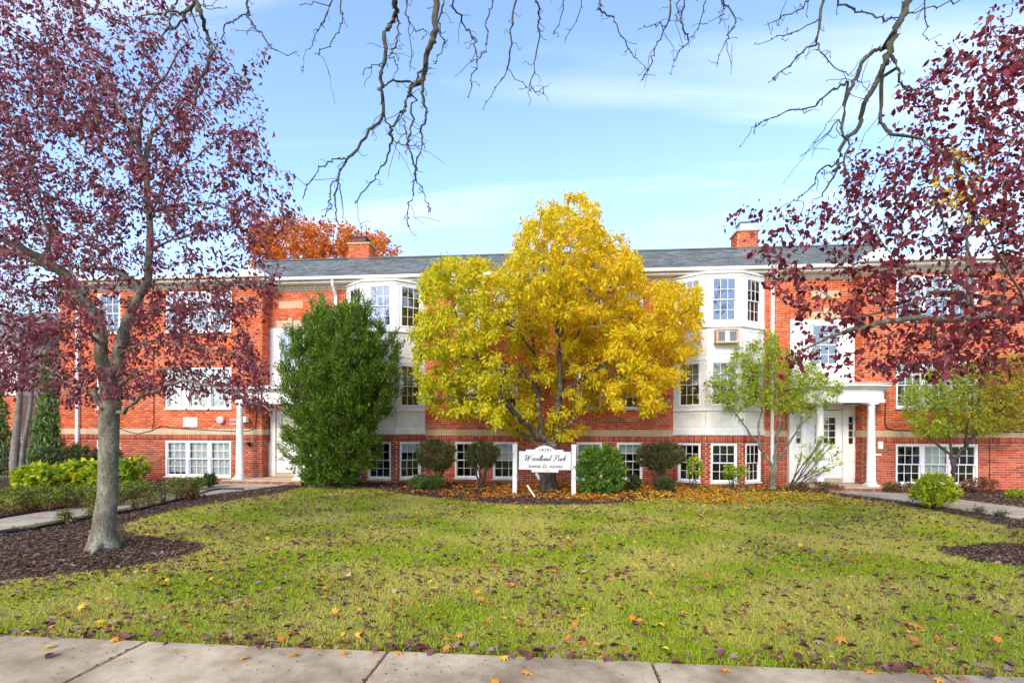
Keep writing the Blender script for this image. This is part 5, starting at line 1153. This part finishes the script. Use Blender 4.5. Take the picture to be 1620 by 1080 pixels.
shrub('shrub', 'wide dark bronze green shrub on bare stems left of the right bay', 'shrub', 1043, 766, 14.5, (1004, 700, 1086, 742), .6, 330, 10000, M_BURN, .05, stems=11)
shrub('shrub', 'small dark green mound between the bright shrub and the wide dark shrub', 'shrub', 1000, 770, 14.3, (984, 752, 1015, 771), .3, 90, 2200, M_BOX, .045, stems=3)
shrub('shrub', 'small dark green mound at the foot of the wide dark shrub', 'shrub', 1051, 774, 14.1, (1033, 756, 1069, 774), .3, 100, 2600, M_BOX, .045, stems=3)
shrub('young_plant', 'thin young plant with yellow green leaves before the right bay left basement window', 'plant', 1096, 770, 14.5, (1085, 722, 1112, 752), .25, 45, 420, M_YG, .085, NAR, stems=3)
shrub('young_plant', 'thin young plant with lime leaves before the right bay middle basement window', 'plant', 1160, 769, 14.6, (1142, 737, 1186, 757), .3, 50, 520, M_YG, .085, NAR, stems=3)
# small multi-stem trees by the right entrance and the right wing
def small_tree(label, base, D, limbs, polys, nt, nl, ms, size, depthr, pick=None, bark=M_BARKP, tpl=RH, r0=.0026, thin=.018, maxY=-.2, dens=1.0):
    root = empty('small_tree', tuple(base), label, 'tree'); t = Tree(); pp = lambda u, v, dd=0: PD(u, v, D+dd)
    t.path([base+[0, 0, -.05], base+[0, 0, .1]], [.10, .09], sub=1)
    for L_, r in limbs:
        P_ = [pp(*q) for q in L_]; t.path(P_, list(np.linspace(r*.75, .008, len(P_))), par=t.nearest(P_[0]), jit=.02)
    T = []
    for u, v in poly_sample(polys, nt):
        q = pp(u, v, float(RNG.uniform(-1, 1)*depthr))
        if q[1] < maxY: T.append(q)
    t.grow(T, step=.2, bow=.12, jit=.025)
    finish_tree(t, root, bark, ms, nl, size, tpl, r0, thin, lambda Q, d: d*.6+np.array([0, 0, .15])+RNG.normal(0, .3, (len(Q), 3)), .6, .05, pick=pick, ok=lambda Q: Q[:, 1] < maxY+.08); return root
b0 = G(1222, 774)
D0 = float(depth(b0))
small_tree('lime leaved multi-stem small tree between the right bay and the right entrance', b0, D0, [
    ([(1222, 765, 0), (1220, 735, 0), (1205, 712, -.1), (1190, 690, -.2), (1172, 665, -.4), (1150, 640, -.6)], .075),
    ([(1224, 765, 0), (1226, 730, 0), (1228, 700, .1), (1232, 660, .1), (1228, 620, .1), (1222, 580, 0), (1218, 545, 0)], .075),
    ([(1226, 740, 0), (1245, 705, -.3), (1262, 680, -.5), (1285, 650, -.7), (1310, 625, -.8)], .05),
    ([(1205, 712, -.1), (1200, 680, .1), (1205, 640, .2), (1190, 600, .2), (1180, 560, .2)], .045),
    ([(1228, 690, .1), (1250, 650, .1), (1265, 620, .1), (1275, 590, 0)], .04)],
    [(1165, 540), (1180, 555), (1200, 530), (1222, 520), (1238, 550), (1262, 565), (1290, 575), (1305, 595), (1335, 605), (1330, 630), (1310, 645), (1270, 650), (1235, 655), (1200, 640), (1160, 650), (1125, 640), (1112, 610), (1130, 590), (1150, 570)], 760, 12000, [M_YG], .072, .9, bark=M_BARK)
b1 = G(1507, 772); D1 = 14.1; b1 = PD(1507, 778, D1); b1[2] = 0
small_tree('yellow green small tree with short forked trunk before the right wing basement windows', b1, D1, [
    ([(1507, 765, 0), (1507, 745, 0), (1505, 728, 0), (1495, 712, 0), (1478, 700, -.1), (1462, 680, -.2), (1445, 660, -.3)], .085),
    ([(1508, 745, 0), (1512, 725, 0), (1525, 708, 0), (1540, 690, .1), (1560, 665, .1), (1585, 640, .2)], .075),
    ([(1507, 728, 0), (1503, 700, 0), (1500, 670, -.2), (1495, 640, -.3), (1490, 610, -.3)], .05),
    ([(1525, 708, 0), (1530, 680, -.3), (1545, 640, -.4), (1555, 600, -.5)], .045)],
    [(1425, 615), (1460, 590), (1490, 580), (1530, 570), (1560, 565), (1600, 560), (1660, 570), (1690, 620), (1660, 670), (1600, 680), (1560, 690), (1530, 690), (1480, 690), (1450, 690), (1430, 660)], 950, 22000, [M_YG, M_YGO], .062, .8,
    pick=lambda Q: ((pix(Q)[0]-1480)/110+RNG.normal(0, .4, len(Q)) > .5).astype(int), bark=M_TWIG)
# slanting stems with leaves by the portico column
shrub('leggy_shrub', 'leggy shrub with slanting bare stems beside the right entrance columns', 'shrub', 1250, 772, 14.6, (1256, 690, 1336, 748), .4, 40, 750, M_YG, .07, NAR, stems=9)
# right walk plants
shrub('shrub', 'bright lime yellow shrub on the near side of the right path', 'shrub', 1478, 806, 10.9, (1440, 752, 1520, 800), .42, 190, 3000, [M_YG, M_YEL2], .075, NAR, stems=7, pick=lambda Q: (RNG.random(len(Q)) < .25).astype(int))
shrub('small_shrub', 'small sparse shrub in mulch by the right path, left of two', 'shrub', 1546, 816, 10.1, (1536, 802, 1558, 812), .12, 24, 320, M_BURN, .03, stems=3, group='little shrubs along the right path')
shrub('small_shrub', 'small sparse shrub in mulch by the right path, right of two', 'shrub', 1586, 822, 9.8, (1574, 809, 1598, 818), .12, 24, 320, M_BURN, .03, stems=3, group='little shrubs along the right path')
M_RUST = leafmat('leaf_rust', (0.12, 0.035, 0.02), (0.24, 0.08, 0.035), (0.34, 0.18, 0.06), tr=.2)
shrub('low_shrub', 'rust brown low shrub under the right wing basement windows', 'shrub', 1540, 776, 14.2, (1515, 756, 1580, 777), .4, 120, 2200, M_RUST, .045)
shrub('low_shrub', 'tawny and green low shrub left of the small forked tree', 'shrub', 1425, 778, 14.0, (1395, 762, 1450, 777), .35, 90, 1500, [M_BURN, M_RUST], .045, pick=lambda Q: (RNG.random(len(Q)) < .4).astype(int))
shrub('low_shrub', 'low green shrub by the right path at the photo edge', 'shrub', 1612, 785, 13.0, (1590, 775, 1640, 788), .3, 60, 1200, M_YG, .05)
shrub('low_shrub', 'brownish low ground shrub at the foot of the right entrance platform', 'shrub', 1300, 779, 14.2, (1245, 762, 1335, 781), .35, 110, 1800, [M_RUST, M_BURN], .045, pick=lambda Q: (RNG.random(len(Q)) < .4).astype(int))
# left beds
hyd = [(60, 742, 13.4, (20, 738, 105, 772)), (128, 745, 13.6, (80, 731, 178, 772)), (200, 748, 13.6, (170, 728, 222, 766))]
for i, (u, vb, D, bx) in enumerate(hyd):
    shrub('hydrangea', ('yellow green hydrangea at the far left end of the left wing bed', 'yellow green hydrangea in the middle of the left wing bed', 'yellow green hydrangea just behind the purple tree trunk')[i], 'shrub', u, 775, D, bx, .6, 200, 2600, [M_YG, M_YEL2, M_GRN], .13, OV, stems=8, spread=.6, pick=lambda Q: RNG.choice(3, len(Q), p=(.62, .2, .18)), axis=lambda Q, d: d*.4+np.array([0, -.7, -.15])+RNG.normal(0, .2, (len(Q), 3)))
shrub('young_plant', 'tall thin plant with lime leaves against the left wing brick', 'plant', 218, 762, 14.2, (205, 722, 240, 752), .25, 50, 480, M_YG, .09, NAR, stems=3)
for i, (u0, u1, v0, v1, D) in enumerate(((50, 105, 706, 735, 15.6), (95, 150, 700, 735, 15.8), (140, 200, 708, 738, 15.8))):
    shrub('dark_hedge', ('dark evergreen hedge shrub nearest the left corner of the building', 'dark evergreen hedge shrub in front of the left downspout', 'dark evergreen hedge shrub behind the purple tree trunk')[i], 'shrub', (u0+u1)/2, 768, D, (u0, v0, u1, v1+22), .5, 200, 5500, M_BOX, .055, stems=6)
hed = [(-20, 45, 772, 812, 9.9), (30, 95, 770, 806, 10.2), (85, 150, 768, 802, 10.6), (140, 200, 766, 798, 11.0), (185, 245, 761, 790, 11.8)]
hl = ('low clipped hedge plant at the left photo edge, browning at its foot', 'second low clipped hedge plant from the left edge', 'third low clipped hedge plant from the left edge', 'low clipped hedge plant behind the purple tree trunk', 'low green hedge plant just right of the purple tree trunk')
for i, (u0, u1, v0, v1, D) in enumerate(hed):
    shrub('low_hedge', hl[i], 'hedge', (u0+u1)/2, v1, D, (u0, v0, u1, v1), .38, 200, 4800, [M_BURN, M_YG, M_RUST], .032, stems=7, shape=3.5, group='low hedge plants along the left path', pick=lambda Q, z=i: np.where(Q[:, 2] < .16+RNG.normal(0, .06, len(Q)), 2, (RNG.random(len(Q)) < .4).astype(int)))
for (u0, u1, v0, v1, D, lb) in ((262, 300, 757, 775, 13.6, 'low green shrub left under the left triple basement window'), (295, 325, 755, 771, 14.0, 'low green shrub under the middle of the left triple basement window'), (322, 342, 749, 765, 14.6, 'small dark round shrub near the left column'), (275, 318, 772, 790, 12.2, 'rusty low shrub beside the left path')):
    shrub('low_shrub', lb, 'shrub', (u0+u1)/2, v1, D, (u0, v0, u1, v1), .3, 90, 1700, ([M_GRN, M_RUST] if 'rusty' not in lb else [M_RUST, M_BURN]) if 'dark' not in lb else M_BOX, .045, stems=4, pick=(lambda Q: (RNG.random(len(Q)) < .3).astype(int)) if 'dark' not in lb else None)
for i, (u, vb, w_, h_) in enumerate(((103, 829, 18, 22), (143, 820, 14, 22), (218, 808, 14, 22), (240, 800, 14, 18), (262, 795, 16, 30), (288, 790, 18, 24))):
    d_ = 1.55*FPX/(vb-686)
    shrub('twiggy_shrub', ('leftmost twiggy little shrub in the mulch by the near path edge', 'twiggy little shrub just left of the purple tree trunk', 'twiggy little shrub just right of the purple tree trunk', 'short twiggy shrub between two taller ones by the left path', 'tallest twiggy little shrub by the bend of the left path', 'rightmost twiggy little shrub by the left path')[i], 'shrub', u, vb, d_, (u-w_, vb-h_, u+w_, vb-4), .18, 40, 480, [M_GRN, M_RUST], .032, stems=6, group='twiggy shrubs along the left path', pick=lambda Q: (RNG.random(len(Q)) < .45).astype(int))
# background at the far left: pale trunks, weeping conifer, neighbour house, fence
def pale_trunks():
    D = 15.5; base = PD(30, 762, D); base[2] = 0; root = empty('bare_tree', tuple(base), 'bare pale tree with two leaning trunks at the far left edge', 'tree'); t = Tree(); pp = lambda u, v, dd=0: PD(u, v, D+dd)
    t.path([base+[0, 0, -.05], pp(22, 735), pp(26, 690), pp(30, 640), pp(33, 590), pp(40, 540), pp(50, 480)], [.16, .115, .10, .09, .07, .05, .03], sub=3)
    t.path([base+[.1, 0, .05], pp(36, 715), pp(46, 660, -.2), pp(52, 610, -.3), pp(60, 560, -.4)], [.085, .07, .06, .04, .02], par=0, sub=3)
    t.path([pp(33, 600), pp(55, 580, -.3), pp(90, 590, -.8), (pp(110, 620, -1.0)), pp(113, 660, -1.1)], [.05, .04, .03, .018, .008], par=t.nearest(pp(33, 600)), sub=5, jit=.03)
    T = [pp(u, v, RNG.normal(0, 1)) for u, v in poly_sample([(-60, 420), (60, 400), (130, 480), (130, 560), (150, 640), (110, 670), (60, 650), (30, 600), (-60, 640)], 300)]
    t.grow(T, step=.25, bow=.2, jit=.05); t.radii(.004); link('trunk', t.mesh('trunk', M_BARKP, np.array(root.location)), root)
pale_trunks()
def conifer(label, u, D, top, bot, wbot, n, m, name='weeping_conifer'):
    base = PD(u, 755, D); base[2] = 0; root = empty(name, tuple(base), label, 'tree'); t = Tree(); tp = PD(u, top, D); t.path([base+[0, 0, -.1], base*.5+tp*.5, tp], [.16, .09, .02], sub=6)
    T = []
    for _ in range(420):
        f = RNG.random(); v = top+(bot-top)*f; r = wbot*(.15+.85*f)*math.sqrt(RNG.random())/FPX*D; a = RNG.random()*6.28; q = PD(u, v, D); T.append(q+np.array([r*math.cos(a), r*math.sin(a)*.8, -.2*r]))
    t.grow(T, step=.25, bow=.1, jit=.03)
    finish_tree(t, root, M_TWIG, [m], n, .14, RHN, .004, .03, drop(1.0, .3), .3, .07)
conifer('green weeping conifer behind the bare pale trunks at the left corner', 78, 17.5, 560, 745, 34, 8500, M_PINE)
conifer('green conifer partly hidden at the far left photo edge', -5, 19.5, 600, 740, 30, 4500, M_PINE)
def neighbour():
    a = PY(-160, 700, 2.5); b_ = PY(34, 700, 2.5); root = empty('neighbour_house', ((a[0]+b_[0])/2, 2.5, 0), 'neighbouring brick house with white upper siding at the far left edge', 'house'); ox = root.location[0]
    x0, x1 = a[0]-ox-4, b_[0]-ox; b = MB(); b.box(x0, x1, 0, 6, 0, 3.1); link('brick_wall', b.mesh('brick_wall', M_MORT), root)
    BR['n'] = []; sg = Seg((x0, 0), (x1, 0)); brick_face(sg, 0, 3.1, [], 'n'); V, F = brick_arrays(BR['n']); link('brickwork', npmesh('brickwork', V, F, M_BRICK), root, kind='stuff')
    for i in range(11): b = MB(); b.box(x0-.02, x1+.02, -.05-.012, 5.9, 3.1+i*.2, 3.1+i*.2+.19); link('siding', b.mesh('siding', M_WHITE), root)
    b = MB(); b.v = [(x0-.3, -.4, 5.3), (x1+.3, -.4, 5.3), (x1+.3, 3, 7.2), (x0-.3, 3, 7.2), (x0-.3, 6.4, 5.3), (x1+.3, 6.4, 5.3)]; b.f = [[0,1,2,3],[3,2,5,4],[0,3,4],[1,5,2],[0,4,5,1]]; link('roof', b.mesh('roof', M_SHING), root)
    for x in (x1-1.9, x1-3.6):
        b = MB(); frame_with_hole(b, x, x+1.0, .9, 2.2, x+.07, x+.93, .97, 2.13, -.05, .02); f_ = link('window', b.mesh('window', M_VINYL), root)
        b = MB(); b.box(x+.07, x+.93, -.02, -.012, .97, 2.13); link('pane', b.mesh('pane', mat('dark_pane', (.05, .06, .07), (.08, .09, .10), rough=.1, spec=.6)), f_)
        b = MB(); b.box(x-.08, x+1.08, -.09, .0, .80, .89); link('sill', b.mesh('sill', M_WHITE), f_)
neighbour()
def fence():
    y = -.6; x0, x1 = PY(-30, 720, y)[0], PY(88, 720, y)[0]; root = empty('fence', ((x0+x1)/2, y, 0), 'thin black metal fence behind the hydrangeas at the left corner', 'fence'); ox = root.location[0]
    for z in (.35, 1.0): b = MB(); b.box(x0-ox, x1-ox, -.012, .012, z, z+.03); link('rail', b.mesh('rail', M_BLACK), root)
    n = 26; p = MB(); p.box(-.008, .008, -.009, .009, .05, 1.12); pm = p.mesh('picket', M_BLACK)
    for i in range(n): o = link('picket', pm, root); o.location = (x0-ox+(x1-x0)*i/n, .022, 0)
    p = MB(); p.box(-.03, .03, -.03, .03, 0, 1.22); pm = p.mesh('post', M_BLACK)
    for f in (0, .5, 1): o = link('post', pm, root); o.location = (x0-ox+(x1-x0)*f, .07, 0)
fence()
# orange tree behind the roof, distant treeline
def back_tree(name, label, u, D, poly, nt, nl, m, size, depthr, tpl=RH, r0=.006, vbase=700, bark=M_TWIG):
    base = PD(u, vbase, D); base[2] = 0; root = empty(name, tuple(base), label, 'tree'); t = Tree(); cx = sum(p[0] for p in poly)/len(poly); cy = sum(p[1] for p in poly)/len(poly)
    t.path([base+[0, 0, -.1], PD(u, (vbase+cy)/2, D), PD(cx, cy, D)], [.30, .22, .10], sub=5)
    T = [PD(a, b, D+RNG.uniform(-1, 1)*depthr) for a, b in poly_sample(poly, nt)]; t.grow(T, step=.5, bow=.1, jit=.05)
    finish_tree(t, root, bark, [m], nl, size, tpl, r0, .05, lambda Q, d: d+RNG.normal(0, .5, (len(Q), 3)), .8, .16)
back_tree('orange_tree', 'orange autumn tree showing above the roof beside the left chimney', 500, 30, [(385, 420), (390, 370), (420, 345), (470, 345), (500, 350), (540, 355), (560, 365), (600, 372), (618, 385), (638, 408), (560, 440), (450, 450)], 420, 13000, M_ORG, .20, 3.0)
back_tree('broadleaf_tree', 'pale bare tree beyond the left end of the building', 40, 32, [(-80, 520), (-40, 440), (30, 420), (90, 450), (130, 500), (120, 620), (-60, 620)], 260, 3500, M_RUST, .16, 2.5)
back_tree('broadleaf_tree', 'green tree beyond the left corner low behind the house', 60, 27, [(-60, 600), (0, 580), (60, 570), (110, 600), (110, 690), (-60, 690)], 200, 7000, M_BOX, .22, 2.0)
# ---- fallen leaves
def litter(name, label, n, m, size, tpl, cond, zf, dmin=3.4, dmax=16.5, power=1.3, tilt=.35):
    x, y, d = rand_ground(n, dmin, dmax, power); ok = cond(x, y, d); x, y, d = x[ok], y[ok], d[ok]; n = len(x); P = np.stack([x, y, zf(x, y, n)], 1); a = RNG.random(n)*6.283
    A = np.stack([np.cos(a), np.sin(a), RNG.normal(0, tilt, n)], 1); A /= np.linalg.norm(A, axis=1, keepdims=True)
    s = np.cross(A, UPV+RNG.normal(0, tilt, (n, 3))); s /= np.linalg.norm(s, axis=1, keepdims=True); t_ = np.cross(s, A); TV, TF = tpl; S = size*(.6+.8*RNG.random(n)); curl = 1+3.2*RNG.random(n)
    V = P[:, None, :]+(s[:, None, :]*TV[None, :, 0:1]+A[:, None, :]*TV[None, :, 1:2]+t_[:, None, :]*TV[None, :, 2:3]*curl[:, None, None])*S[:, None, None]
    F = (TF[None]+(np.arange(n)*len(TV))[:, None, None]).reshape(-1, TF.shape[1]); link(name, npmesh(name, V.reshape(-1, 3), F, m), kind='stuff', label=label, category='fallen leaves')
def mk_maple():
    pts = []; k = 5
    R_ = [1.0, .42, .86, .36, .62, .30]
    ang = [0, 22, 42, 66, 95, 125]
    right = [(math.sin(math.radians(a))*r*.62, .38+math.cos(math.radians(a))*r*.62, .03 if i % 2 else -.02) for i, (a, r) in enumerate(zip(ang, R_))]
    left = [(-x, y, z) for x, y, z in right[1:]][::-1]; ring = right+[(0.03, .10, 0), (0, -.22, .0), (-.03, .10, 0)]+left
    V = [(0, .38, .06)]+ring; n = len(ring); F = [[0, 1+i, 1+(i+1) % n] for i in range(n)]; return np.array(V), np.array(F)
MAPLE = mk_maple()
clump = lambda x, y: np.clip(2.3*(vnoise(x, y, .28, 1)*.55+vnoise(x, y, 1.1, 2)*.45)-.62, .04, 1)
lawn = lambda x, y: ~in_walk(x, y) & (y > SWY+.02) & ~in_bed(x, y) & (y < -1.4)
zl = lambda x, y, n: .014+.018*RNG.random(n)
litter('fallen_leaves', 'small purple brown fallen leaves scattered over the whole lawn', 27000, M_FPUR, .056, OV2, lambda x, y, d: lawn(x, y) & (RNG.random(len(x)) < clump(x, y)*np.where(y > -3.2, .5, 1.)), zl, power=.6)
litter('fallen_leaves', 'small red brown fallen leaves scattered over the whole lawn', 8500, M_FRED, .050, OV2, lambda x, y, d: lawn(x, y) & (RNG.random(len(x)) < clump(x+3, y)), zl, power=.7)
litter('fallen_leaves', 'small yellow fallen leaves on the lawn nearer the yellow tree', 11000, M_FYEL, .065, NAR, lambda x, y, d: lawn(x, y) & (RNG.random(len(x)) < np.clip(1.25*np.exp(-((x-1.8)/4.8)**2-((y+2.3)/3.0)**2)+.05, 0, 1)), zl, power=.2)
litter('fallen_leaves', 'tiny yellow leaf bits strewn over the front lawn', 3200, M_FYEL, .032, NAR, lambda x, y, d: lawn(x, y) & (RNG.random(len(x)) < clump(x+7, y+2)), zl, power=.8)
litter('fallen_leaves', 'orange fallen maple leaves sprinkled on the lawn', 900, M_FORG, .078, MAPLE, lambda x, y, d: lawn(x, y), zl, power=1.5)
litter('fallen_leaves', 'tan fallen maple leaves sprinkled on the lawn', 190, M_FTAN, .075, MAPLE, lambda x, y, d: lawn(x, y), zl, power=1.5)
bedz = lambda x, y, n: .030+.03*RNG.random(n)
cbd = lambda x, y: inpoly(x, y, CBED)
litter('fallen_leaves', 'dense orange leaf litter on the mulch around the sign and yellow tree', 70000, M_FORG, .080, NAR, lambda x, y, d: (y < -.1) & ~in_walk(x, y) & (y > -5.2) & (RNG.random(len(x)) < 1.1*np.exp(-((x-.9)/3.6)**2)*np.clip((y+4.6+.4*np.sin(x*2.1))/.9, 0, 1)*np.clip(2.4*vnoise(x, y, .35, 4)-.45, .08, 1)), bedz, dmin=10, dmax=17, power=.2)
litter('fallen_leaves', 'dense yellow leaf litter between the yellow tree and the right entrance', 20000, M_FYEL, .080, NAR, lambda x, y, d: (y < -.1) & ~in_walk(x, y) & (y > -4.4) & (RNG.random(len(x)) < 1.0*np.exp(-((x-3.7)/2.6)**2)), bedz, dmin=10, dmax=17, power=.2)
litter('fallen_leaves', 'purple and grey fallen leaves lying on the mulch beds', 1500, M_FPUR, .07, OV, lambda x, y, d: in_bed(x, y), bedz, power=.9)
litter('fallen_leaves', 'orange and rust fallen leaves sprinkled on the mulch beds and paths', 2200, M_FRED, .06, NAR, lambda x, y, d: (in_bed(x, y) & ((x < -5) | (x > 6))) | (in_walk(x, y) & (RNG.random(len(x)) < .12)), lambda x, y, n: .034+.01*RNG.random(n), power=.5)
litter('fallen_leaves', 'row of dull purple leaves caught where lawn meets sidewalk', 2200, M_FPUR, .075, OV, lambda x, y, d: (abs(y-SWY-.01) < .055), lambda x, y, n: .02+.02*RNG.random(n), dmin=3.2, dmax=5.2, power=1)
litter('fallen_leaves', 'rusty leaf crumbs along the sidewalk edge', 2600, M_FRED, .035, OV, lambda x, y, d: (abs(y-SWY-.0) < .05), lambda x, y, n: .018+.012*RNG.random(n), dmin=3.2, dmax=5.2, power=1)
litter('fallen_leaves', 'rusty leaf crumbs packed in the sidewalk joints', 16000, M_FRED, .022, OV2, lambda x, y, d: (y < SWY+.01) & (np.min(np.abs(x[:, None]-np.array(JX)[None, :]), axis=1) < .012+.02*vnoise(x, y, .15, 9)**2), lambda x, y, n: .008+.010*RNG.random(n), dmin=2.6, dmax=4.5, power=1)
litter('fallen_leaves', 'fine dark specks and crumbs on the sidewalk slabs', 900, M_TWIG, .012, OV2, lambda x, y, d: (y < SWY-.02), lambda x, y, n: .020+.002*RNG.random(n), dmin=2.6, dmax=4.5, power=1, tilt=.08)
# single leaves one can point to on the sidewalk and lawn edge
single = [(385,1039,'o','orange'),(465,1034,'o','orange'),(545,1031,'o','orange'),(630,1031,'o','orange'),(707,1027,'o','orange'),(706,1013,'y','yellow'),(798,1039,'y','yellow'),(833,1062,'o','orange'),(784,1077,'o','orange'),(1046,990,'Y','yellow'),(1020,1004,'r','red'),(1146,1058,'o','orange'),(1262,1040,'p','purple'),(1323,1053,'p','purple'),(1376,1061,'o','orange'),(1418,1054,'p','purple'),(1462,1060,'O','orange'),(1485,1074,'y','yellow'),(1520,1070,'o','orange'),(78,1021,'y','yellow'),(80,1035,'p','purple'),(1294,1018,'t','tan'),(1330,1014,'O','orange'),(1447,992,'O','orange'),(181,1011,'o','orange'),(160,985,'y','yellow'),(440,932,'t','tan')]
LBL = ['orange leaf lying on the sidewalk slab left of centre','orange leaf on lawn edge left of the second sidewalk joint','orange lobed leaf poking over the sidewalk edge near the left slab joint','orange lobed leaf on the grass edge above the centre left joint','large tan orange lobed leaf on the grass edge at centre left','small yellow leaf just above the orange lobed leaf at the lawn edge','rounded yellow leaf on the sidewalk edge at centre','orange lobed leaf in the middle of the centre sidewalk slab','orange leaf at the bottom photo edge on the centre slab','bright yellow lobed leaf on the grass right of centre, largest yellow one','red lobed leaf beside the bright yellow leaf on the grass','small orange leaf on the right sidewalk slab','purple leaf lying on the edge of the right sidewalk slab','greyish purple leaf on the sidewalk left of the orange leaf','orange brown lobed leaf on the right sidewalk edge','upright purple leaf at the sidewalk edge before the big orange leaf','largest orange lobed leaf at the right sidewalk edge','yellow leaf touching the largest orange leaf','orange leaf on the far right of the sidewalk','yellow leaf at the far left edge of lawn and sidewalk','purple leaf on the far left sidewalk slab','tan lobed leaf in the grass near the right sidewalk','orange lobed leaf in the grass right of the tan lobed leaf','orange lobed leaf in the grass farthest right','orange leaf in the grass near the left slab joint','yellow leaf in the grass at lower left','tan leaf in the grass left of centre']
MM = {'o': M_FORG, 'O': M_FORG, 'y': M_FYEL, 'Y': M_FYEL, 'r': M_FRED, 'p': M_FPUR, 't': M_FTAN}
for (u, v, c, cn), lb in zip(single, LBL):
    p = G(u, v, .03); tp = OV if c == 'p' else MAPLE; V = tp[0].copy(); V[:, 1] -= .45; V[:, 2] *= 2.2; s_ = {'O': .15, 'Y': .16, 't': .12, 'p': .085}.get(c, .095)
    o = link('fallen_leaf', npmesh('fallen_leaf', V*s_, tp[1], MM[c]), None, label=lb, category='leaf'); o.location = (p[0], p[1], .028 if p[1] < SWY else .045); o.rotation_euler = (RNG.normal(0, .12), RNG.normal(0, .12), RNG.uniform(0, 6.28))
# twig lying in the tree bed
m_ = MB(); m_.tube([G(190, 893, .03), G(205, 878, .05), G(228, 860, .03)], [.008, .007, .004], 6); thing_mesh('twig', m_, M_BARKP, 'thin bare stick lying in the mulch right of the left tree trunk', 'stick')
